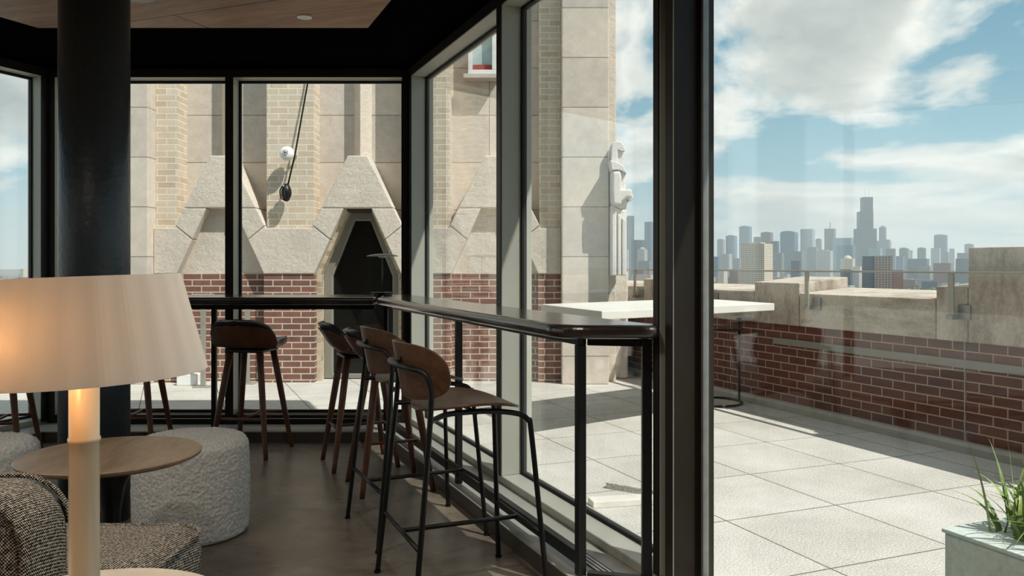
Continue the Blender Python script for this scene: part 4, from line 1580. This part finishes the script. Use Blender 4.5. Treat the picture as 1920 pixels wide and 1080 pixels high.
M_wframe = mottled('taupe_window_frame', srgb(126, 122, 112), srgb(134, 130, 120), 3, 0.5, 0, 0.05)
hexframe(0.0, 0.07, 9.22, 9.358, M_wframe, 'outer_frame', sb)
hexframe(0.0705, 0.085, 9.24, 9.357, M_railgrey, 'inner_frame', sb)
S('window_glass', prism_y([(c - 0.34, 0.05), (c - 0.34, ZB0 - 0.03), (c - 0.09, 1.77), (c + 0.09, 1.77), (c + 0.34, ZB0 - 0.03), (c + 0.34, 0.05)], 9.30, 9.31), M_darkglass)
# white framed window high in bay 3
c = BC[2]
wx0, wx1, wz0, wz1 = c - 0.30, c + 0.01, 3.38, 4.6
wf = BM()
add_box(wf, wx0, wx1, 9.13, 9.268, wz0, wz0 + 0.05)
add_box(wf, wx0, wx1, 9.13, 9.268, wz1 - 0.05, wz1)
add_box(wf, wx0, wx0 + 0.045, 9.13, 9.268, wz0 + 0.05, wz1 - 0.05)
add_box(wf, wx1 - 0.045, wx1, 9.13, 9.268, wz0 + 0.05, wz1 - 0.05)
f_ = S('white_window_frame', wf, M_white, bevel=0.004)
S('blind', bx(wx0 + 0.05, wx1 - 0.05, 9.20, 9.21, wz0 + 0.06, wz0 + 0.12), M_terracotta)
S('window_pane', bx(wx0 + 0.046, wx1 - 0.046, 9.225, 9.235, wz0 + 0.051, wz1 - 0.051), M_teal if False else mottled('pale_pane', srgb(170, 190, 190), srgb(186, 200, 198), 4, 0.15))
S('window_sill', bx(wx0 - 0.05, wx1 + 0.02, 9.09, 9.268, wz0 - 0.05, wz0 - 0.001), M_stone, bevel=0.004)

# statue -------------------------------------------------------------------
def loft(rings, seg=20, bm=None):
    """rings: (cx, cy, z, rx, ry, p) superellipse cross sections"""
    bm = bm or BM()
    R = []
    for (cx, cy, z, rx, ry, p) in rings:
        ring = []
        for i in range(seg):
            a = 2 * pi * i / seg
            ca, sa = cos(a), sin(a)
            ring.append(bm.verts.new((cx + rx * math.copysign(abs(ca) ** (2 / p), ca), cy + ry * math.copysign(abs(sa) ** (2 / p), sa), z)))
        R.append(ring)
    for a, c in zip(R, R[1:]):
        for i in range(seg):
            j = (i + 1) % seg
            bm.faces.new([a[i], a[j], c[j], c[i]])
    bm.faces.new(R[0])
    bm.faces.new(R[-1])
    return bm


SX, SY = 1.056, 8.80
stt = thing('statue', 'carved stone figure in hood and cape on the corner of the stone building', 'statue', (SX, SY, 1.19))
def Z(py):
    return EYE + (498 - py) / 1550 * SY - 1.19
def SP(zx_, zy_):
    px, py = 1080 + zx_ / 3.375, 220 + zy_ / 3.375
    return ((px - 960) / 1550 * SY - SX, Z(py))


def slab(name, pts, y0, y1, parent=None, bev=0.012, seg=3, mat=None):
    o = obj(name, prism_y([SP(*q) for q in pts], y0, y1), mat or M_carved, parent or stt, bevel=bev, seg=seg)
    return o


head = slab('head', [(252, 200), (297, 213), (291, 232), (301, 262), (292, 266), (294, 272), (288, 277), (290, 286), (276, 302), (262, 318), (240, 318), (240, 205)], -0.066, 0.066)
slab('hood', [(217, 215), (219, 185), (229, 167), (250, 157), (278, 162), (297, 182), (305, 214), (264, 208), (259, 214), (257, 296), (238, 308), (214, 300)], -0.098, 0.098, head, 0.03, 5)
slab('hood_brim', [(258, 205), (304, 213), (303, 222), (262, 214)], -0.104, 0.104, head, 0.006)
for s_y in (-1, 1):
    ey = prism_y([SP(276, 238), SP(292, 240), SP(290, 247), SP(277, 246)], s_y * 0.036 - 0.014, s_y * 0.036 + 0.014)
    obj('eye', ey, M_carved, head, bevel=0.002)
slab('cape', [(199, 288), (222, 294), (256, 306), (280, 322), (296, 350), (303, 376), (290, 364), (270, 352), (240, 347), (212, 350), (206, 322)], -0.235, 0.235, None, 0.02, 4)
slab('torso', [(215, 344), (284, 350), (298, 376), (302, 420), (300, 468), (308, 560), (268, 590), (250, 575), (218, 562), (214, 465)], -0.185, 0.185, None, 0.03, 4)
slab('chest_fold', [(272, 424), (302, 402), (309, 450), (274, 462)], -0.12, 0.12, None, 0.01)
for s_y in (-1, 1):
    y0_, y1_ = sorted((s_y * 0.12, s_y * 0.25))
    up = slab('arm', [(216, 360), (262, 356), (270, 400), (268, 468), (322, 467), (336, 474), (332, 520), (318, 520), (300, 518), (271, 545), (268, 562), (218, 562), (213, 470)], y0_, y1_, None, 0.022, 4)
    c0, c1 = sorted((s_y * 0.02, s_y * 0.13))
    slab('cuff', [(300, 467), (328, 468), (344, 486), (343, 510), (330, 528), (306, 522)], c0, c1, up, 0.02, 4)
    hb = BM()
    for q in range(4):
        yy = s_y * (0.035 + 0.021 * q)
        P = [SP(330, 484 + 2 * q), SP(345, 492 + 2 * q), SP(345, 512 + 2 * q), SP(334, 528), SP(322, 530)]
        tube(catmull([(x, yy, z) for x, z in P], 4), 0.0115, 10, hb)
    P = [SP(318, 486), SP(328, 505), SP(322, 522)]
    tube(catmull([(x, s_y * 0.012, z) for x, z in P], 4), 0.0125, 10, hb)
    obj('hand', hb, M_carved, up, smooth=True)
slab('sword_grip', [(278, 530), (322, 528), (320, 560), (312, 590), (276, 590)], -0.045, 0.045, None, 0.015, 3)
slab('sword_pommel', [(268, 586), (316, 588), (318, 640), (306, 655), (290, 640), (268, 630)], -0.075, 0.075, None, 0.014, 3)
z0_ = SP(0, 985)[1]
slab('robe', [(216, 560), (262, 585), (296, 600), (296, 1000), (216, 1000)], -0.15, 0.15, None, 0.01)
for xa_, xb_, top_ in ((214, 243, 590), (249, 271, 615), (277, 305, 640)):
    slab('robe_fold', [(xa_, top_), (xb_, top_ + 12), (xb_, 1000), (xa_, 1000)], -0.19, 0.19, None, 0.012, 3)

# wall light on the brick pilaster
wl_ = thing('wall_lamp', 'white globe light and black fitting hung on a slanting rod against the buff brick pilaster', 'lamp', ((537 - 960) / 1550 * 8.75, 8.99, EYE + (498 - 288) / 1550 * 8.75))
def PW_(px, py, dy):
    Y = 8.99 + dy
    X = (px - 960) / 1550 * Y
    z = EYE + (498 - py) / 1550 * Y
    return (X - wl_.location.x, dy, z - wl_.location.z)
obj('rod', tube([PW_(584, 100, -0.03), PW_(577, 155, -0.05), PW_(553, 290, -0.085), PW_(540, 346, -0.10)], 0.009, 10), M_black, wl_, smooth=True)
gl_ = BM()
gpos = Vector(PW_(538, 288, -0.135))
lathe([(0, -0.05), (0.05, -0.045), (0.074, -0.02), (0.078, 0.0), (0.074, 0.02), (0.05, 0.045), (0.0, 0.05)], 32, gl_)
bmesh.ops.rotate(gl_, verts=gl_.verts, cent=(0, 0, 0), matrix=Matrix.Rotation(radians(80), 3, 'X'))
bmesh.ops.translate(gl_, verts=gl_.verts, vec=gpos)
globe = obj('globe', gl_, M_white, wl_, smooth=True)
lc_ = BM()
lathe([(0, 0.0), (0.03, 0.0), (0.026, 0.02), (0.012, 0.032), (0, 0.034)], 20, lc_)
bmesh.ops.rotate(lc_, verts=lc_.verts, cent=(0, 0, 0), matrix=Matrix.Rotation(radians(90), 3, 'X'))
bmesh.ops.translate(lc_, verts=lc_.verts, vec=gpos + Vector((-0.005, -0.045, 0.008)))
obj('lens_cap', lc_, M_chrome, globe, smooth=True)
obj('wall_bracket', tube([PW_(548, 290, -0.10), PW_(556, 292, -0.05), PW_(556, 292, 0.0)], 0.009, 8), M_chrome, wl_)
pod = BM()
ppos = Vector(PW_(537, 361, -0.11))
lathe([(0, -0.10), (0.03, -0.085), (0.052, -0.03), (0.055, 0.0), (0.052, 0.03), (0.03, 0.085), (0, 0.10)], 24, pod, tuple(ppos))
podo = obj('fitting', pod, M_black, wl_, smooth=True)
obj('centre_strip', bx(ppos.x - 0.006, ppos.x + 0.006, ppos.y - 0.062, ppos.y - 0.05, ppos.z - 0.07, ppos.z + 0.07), M_chrome, podo)
hn = [Vector(PW_(530, 348, -0.15)), Vector(PW_(525, 358, -0.155)), Vector(PW_(527, 370, -0.155)), Vector(PW_(534, 376, -0.15))]
obj('handle', tube(catmull(hn, 6), 0.007, 8), M_black, podo, smooth=True)
obj('clamp', tube([PW_(526, 347, -0.13), PW_(534, 351, -0.13)], [0.012, 0.018], 10), M_chrome, podo, smooth=True)

# light-coloured parapet at the far left of the terrace
lpw = obj('low_wall', bx(-4.5, 4.5, -0.25, 0.25, 0, 0.98), M_slab, None, bevel=0.02, loc=(-11.0, 17.2, 0))
tag(lpw, 'pale low terrace wall far off beyond the left windows', 'wall')

# tower below the terrace
struct('tower_shaft', prism([W(-15.5, -8.9), W(4.9, -8.9), W(5.4, 10.5), W(-3, 19.5), W(-15.5, 19.5)], -70, -0.61), M_roofgrey)

# =============================================================== THE CITY
GZ = -70.0
gb = BM()
vs = [gb.verts.new(q) for q in ((-14000, 300, 0), (14000, 300, 0), (20000, 16000, 0), (-20000, 16000, 0))]
gb.faces.new(vs)
add = [gb.verts.new(q) for q in ((-3000, -3000, 0), (3000, -3000, 0), (3000, 300, 0), (-3000, 300, 0))]
gb.faces.new(add)
gro = struct('ground', gb, M_ground)
gro.location = (0, 0, GZ)
ROT = radians(-35)


def city(px0, px1, ytop, D, mat, label, tiers=None, crown=None, name='skyscraper', cat='building', rot=ROT, group=None):
    """a building at its real distance D with its apparent width and height"""
    k0, k1 = (px0 - 960) / 1550, (px1 - 960) / 1550
    P = (k1 - k0) * D
    wd = P / (abs(cos(rot)) + abs(sin(rot)) * 0.9)
    cx = (k0 + k1) / 2 * D
    top = EYE + (498 - ytop) / 1550 * D - GZ
    bm = BM()
    if tiers is None:
        tiers = [(1.0, 1.0, 0.0)]
    for (fz, fw, off) in tiers:
        add_box(bm, off * wd - fw * wd / 2, off * wd + fw * wd / 2, -fw * wd * 0.45, fw * wd * 0.45, 0, top * fz)
    if crown == 'arch':
        seg = [(-wd * 0.5, top)] + [(wd * 0.5 * -cos(pi * i / 10), top + wd * 0.16 * sin(pi * i / 10)) for i in range(1, 10)] + [(wd * 0.5, top)]
        prism_y(seg, -wd * 0.45, wd * 0.45, bm)
    if crown == 'dome':
        lathe([(wd * 0.36, top), (wd * 0.3, top + wd * 0.16), (wd * 0.15, top + wd * 0.27), (0.0, top + wd * 0.3)], 12, bm)
    if crown == 'plant':
        add_box(bm, -wd * 0.34, wd * 0.20, -wd * 0.2, wd * 0.3, top, top + 4.5)
    if crown == 'mast':
        add_box(bm, -2, 2, -2, 2, top, top + 40)
    o = obj(name, bm, mat, None, loc=(cx, D, GZ), rot=(0, 0, rot))
    tag(o, label, cat, group)
    return o


def zx(x):
    return 1150 + x / 2.494


def zy(y):
    return 340 + y / 2.494


# the tallest tower: stepped black tubes with two masts
D = 4500.0
WT = thing('skyscraper', 'tallest black stepped skyscraper with two white masts', 'building', ((zx(1178) - 960) / 1550 * D, D, GZ), radians(-8))
px2m = D / 1550 / 2.494
for (xa, xb, yt) in ((1135, 1222, 222), (1148, 1208, 142), (1163, 1207, 75)):
    h_ = EYE + (498 - zy(yt)) / 1550 * D - GZ
    w0, w1 = (xa - 1178) * px2m, (xb - 1178) * px2m
    off = {222: 0.0, 142: 3.0, 75: 6.0}[yt]
    obj('tower_tier', bx(w0 + 0.01 * off, w1 - 0.01 * off, -30 + off, 40 - off, 0, h_), F_black, WT)
h_ = EYE + (498 - zy(75)) / 1550 * D - GZ
for xx in (1178, 1195):
    obj('mast', tube([((xx - 1178) * px2m, 0, h_), ((xx - 1178) * px2m, 0, h_ + 25), ((xx - 1178) * px2m, 0, h_ + 58)], [2.2, 1.6, 0.6], 8), M_white, WT)

C_ = lambda x0, x1, yt, D, m_, lab, **k: city(zx(x0), zx(x1), zy(yt), D, m_, lab, **k)
C_(57, 98, 162, 5200, F_slate, 'slate tower rising beside the stone statue, left of the thick window post')
C_(145, 192, 190, 5200, F_blue, 'blue grey tower cut by the left edge of the thick window post')
C_(82, 156, 275, 4600, F_slate, 'dark squat block between the two towers beside the statue')
C_(112, 160, 318, 4200, F_pale, 'pale round topped block low beside the statue', crown='dome')
C_(52, 72, 320, 4000, F_pale, 'narrow pale block right against the statue')
C_(115, 190, 372, 3600, F_grey, 'long low pale block at the foot of the towers left of the thick post')
C_(485, 522, 272, 5000, F_pale, 'pale slim tower with a stepped top, first right of the thick post', crown='plant')
C_(525, 580, 255, 5000, F_blue, 'blue glass tower second from the thick post', crown='plant')
C_(587, 649, 212, 4800, F_blue, 'tall blue glass tower with flat crown behind the white slab block', crown='plant')
C_(655, 692, 260, 5400, F_slate, 'dark slate tower behind the white slab block')
C_(688, 748, 240, 5200, F_brown, 'dark brown tower just right above the white slab block', crown='plant')
C_(735, 777, 280, 4700, F_slate, 'dark blue block touching the arched glass tower')
C_(778, 866, 243, 4600, F_blue, 'broad grey glass tower with a shallow arched crown', crown='arch')
C_(873, 945, 224, 4900, F_stripe, 'pale tower with vertical stripes, right of the arched tower')
C_(945, 977, 270, 5300, F_grey, 'small grey tower right of the striped tower', crown='plant')
C_(985, 1042, 222, 5100, F_brown, 'red brown granite tower with small spires', crown='mast')
C_(1022, 1132, 266, 5000, F_teal, 'wide glass block between the red brown tower and the black skyscraper')
C_(1042, 1134, 300, 4400, F_blue, 'blue glass block at the left foot of the black skyscraper')
C_(1241, 1279, 215, 4900, F_grey, 'grey tower with rounded top right of the black skyscraper', crown='dome')
C_(1228, 1302, 278, 4800, F_grey, 'broad grey shoulder block under the rounded tower', tiers=[(1.0, 1.0, 0), (1.03, 0.3, 0.3)])
C_(1190, 1260, 312, 3900, F_teal, 'pale teal glass block in front of the black skyscraper')
C_(1275, 1322, 315, 4300, F_slate, 'dark slate block right of the teal glass block')
C_(1335, 1384, 314, 4600, F_slate, 'squat dark tower standing apart right of the slate block', crown='plant')
C_(1383, 1402, 322, 4200, F_white, 'narrow white block beside the squat dark tower')
C_(1420, 1464, 313, 4700, F_slate, 'lone slate tower midway to the big stone block', crown='plant')
C_(1497, 1566, 252, 5000, F_blue, 'tall blue tower on the right of the skyline', crown='plant')
C_(1483, 1532, 312, 4400, F_pale, 'pale block at the left foot of the right hand blue tower')
C_(1532, 1572, 330, 4300, F_grey, 'grey block at the right foot of the right hand blue tower')
C_(1570, 1598, 315, 4600, F_stripe, 'slim striped tower near the big stone block')
C_(1640, 1688, 295, 5000, F_grey, 'grey tower partly behind the big stone block', crown='plant')
C_(1605, 1664, 335, 4200, F_slate, 'dark block just left of the big stone block')
C_(950, 1030, 325, 3700, F_pale, 'pale grey tower in front of the red brown tower', crown='plant')
C_(1060, 1132, 362, 3300, F_white, 'white low tower with domed roof before the skyline', crown='dome')
C_(820, 897, 328, 4000, F_grey, 'grey tower in front of the arched tower')
C_(905, 960, 308, 4200, F_grey, 'grey tower below the striped tower')
C_(744, 800, 335, 3800, F_grey, 'grey apartment tower right behind the white slab block')
C_(500, 556, 340, 3900, F_pale, 'pale block left of the white slab block')
C_(462, 500, 352, 3600, F_blue, 'blue block low beside the thick post')
C_(560, 600, 360, 3400, F_grey, 'grey low block touching the left side of the white slab block')
C_(1372, 1482, 362, 3500, F_slate, 'long dark slab block behind the red brick one')
C_(1320, 1362, 350, 3700, F_blue, 'blue block right of the bright windowed brick tower')
C_(1493, 1588, 382, 2600, F_brick, 'red brick slab block at the right, above the handrail')
C_(1120, 1162, 398, 2500, F_white, 'bright white low block left of the bright windowed brick tower')
C_(1598, 1668, 362, 3000, F_slate, 'dark low slab in front of the big stone block')
C_(1060, 1120, 412, 2200, F_slate, 'dark low block just above the handrail')
C_(830, 880, 372, 3300, F_slate, 'dark block low in front of the striped tower')
C_(1420, 1490, 396, 2800, F_grey, 'grey low block left of the red brick slab')
# white slab block, near
ws = thing('apartment_block', 'cream slab building with a grid of small windows, nearest of the city blocks', 'building', ((zx(671) - 960) / 1550 * 1500, 1500, GZ), radians(-40))
hh_ = EYE + (498 - zy(292)) / 1550 * 1500 - GZ
obj('block', bx(-22, 22, -19, 19, 0, hh_), F_white, ws)
obj('roof_house', bx(-12, 12, -10, 8, hh_, hh_ + 2.2), F_white, ws)
# brick tower with bright windows
bw = thing('apartment_block', 'brown brick apartment tower with bright window rows beside a dark glass wing', 'building', ((zx(1262) - 960) / 1550 * 1300, 1300, GZ), radians(-20))
hh_ = EYE + (498 - zy(350)) / 1550 * 1300 - GZ
obj('glass_wing', bx(-30, -13, -10, 14, 0, hh_), F_slate, bw)
obj('brick_tower', bx(-12.9, 12, -12, 12, 0, hh_ + 0.5), F_glint, bw)
obj('low_wing', bx(12.1, 28, -8, 12, 0, hh_ - 22), F_brick, bw)

# scattered low buildings: nothing in the photo tells these apart
random.seed(5)
lowm = [F_brick, F_brick, F_grey, F_pale, F_white, F_slate, F_brown, F_pale]
protos = []
for i, m_ in enumerate(lowm):
    bm = bx(-0.5, 0.5, -0.5, 0.5, 0, 1)
    me = bpy.data.meshes.new('low_building')
    bmesh.ops.recalc_face_normals(bm, faces=bm.faces)
    bm.to_mesh(me)
    bm.free()
    me.materials.append(m_)
    protos.append(me)
n_ = 0
while n_ < 230:
    px = random.uniform(1160, 1840) if random.random() < 0.93 else random.uniform(-10, 120)
    if 1222 < px < 1332:
        continue
    D = random.uniform(2100, 5000)
    hgt = random.uniform(7, 26) if random.random() < 0.8 else random.uniform(26, 60)
    me = random.choice(protos)
    sx_, sy_ = random.uniform(16, 60), random.uniform(16, 50)
    bm = bx(-sx_ / 2, sx_ / 2, -sy_ / 2, sy_ / 2, 0, hgt)
    o = obj('low_building', bm, me.materials[0], None, loc=((px - 960) / 1550 * D, D, GZ), rot=(0, 0, ROT))
    tag(o, 'small far low city building between the towers and the terrace parapet', 'building', 'scattered low city buildings')
    n_ += 1
# tree cover
tbm = BM()
for i in range(900):
    px = random.uniform(1150, 1850) if random.random() < 0.85 else random.uniform(-10, 150)
    D = random.uniform(1700, 4200)
    r_ = random.uniform(4, 8)
    x = (px - 960) / 1550 * D
    mtx = Matrix.Translation((x, D, GZ + r_ * 1.1)) @ Matrix.Diagonal((r_ * random.uniform(0.9, 1.6), r_, r_ * 0.9, 1))
    bmesh.ops.create_icosphere(tbm, subdivisions=1, radius=1.0, matrix=mtx)
tr_ = obj('tree_cover', tbm, M_tree, None, smooth=True)
tr_['kind'] = 'stuff'
tag(tr_, 'dark green tree cover between the low buildings of the city', 'trees')

# =============================================================== HAZE
hz = bpy.data.materials.new('city_haze')
hz.use_nodes = True
t = NT(hz.node_tree)
t.n.clear()
out = t.new('ShaderNodeOutputMaterial')
vsn = t.new('ShaderNodeVolumeScatter')
vsn.inputs['Color'].default_value = (0.78, 0.90, 0.97, 1)
vsn.inputs['Density'].default_value = 0.00013
vsn.inputs['Anisotropy'].default_value = 0.2
t.l.new(vsn.outputs[0], out.inputs['Volume'])
hb = bx(-6000, 6000, 600, 7500, GZ + 1, 420)
ho = obj('city_haze', hb, hz)
ho['kind'] = 'stuff'
tag(ho, 'pale blue haze over the distant city', 'haze')
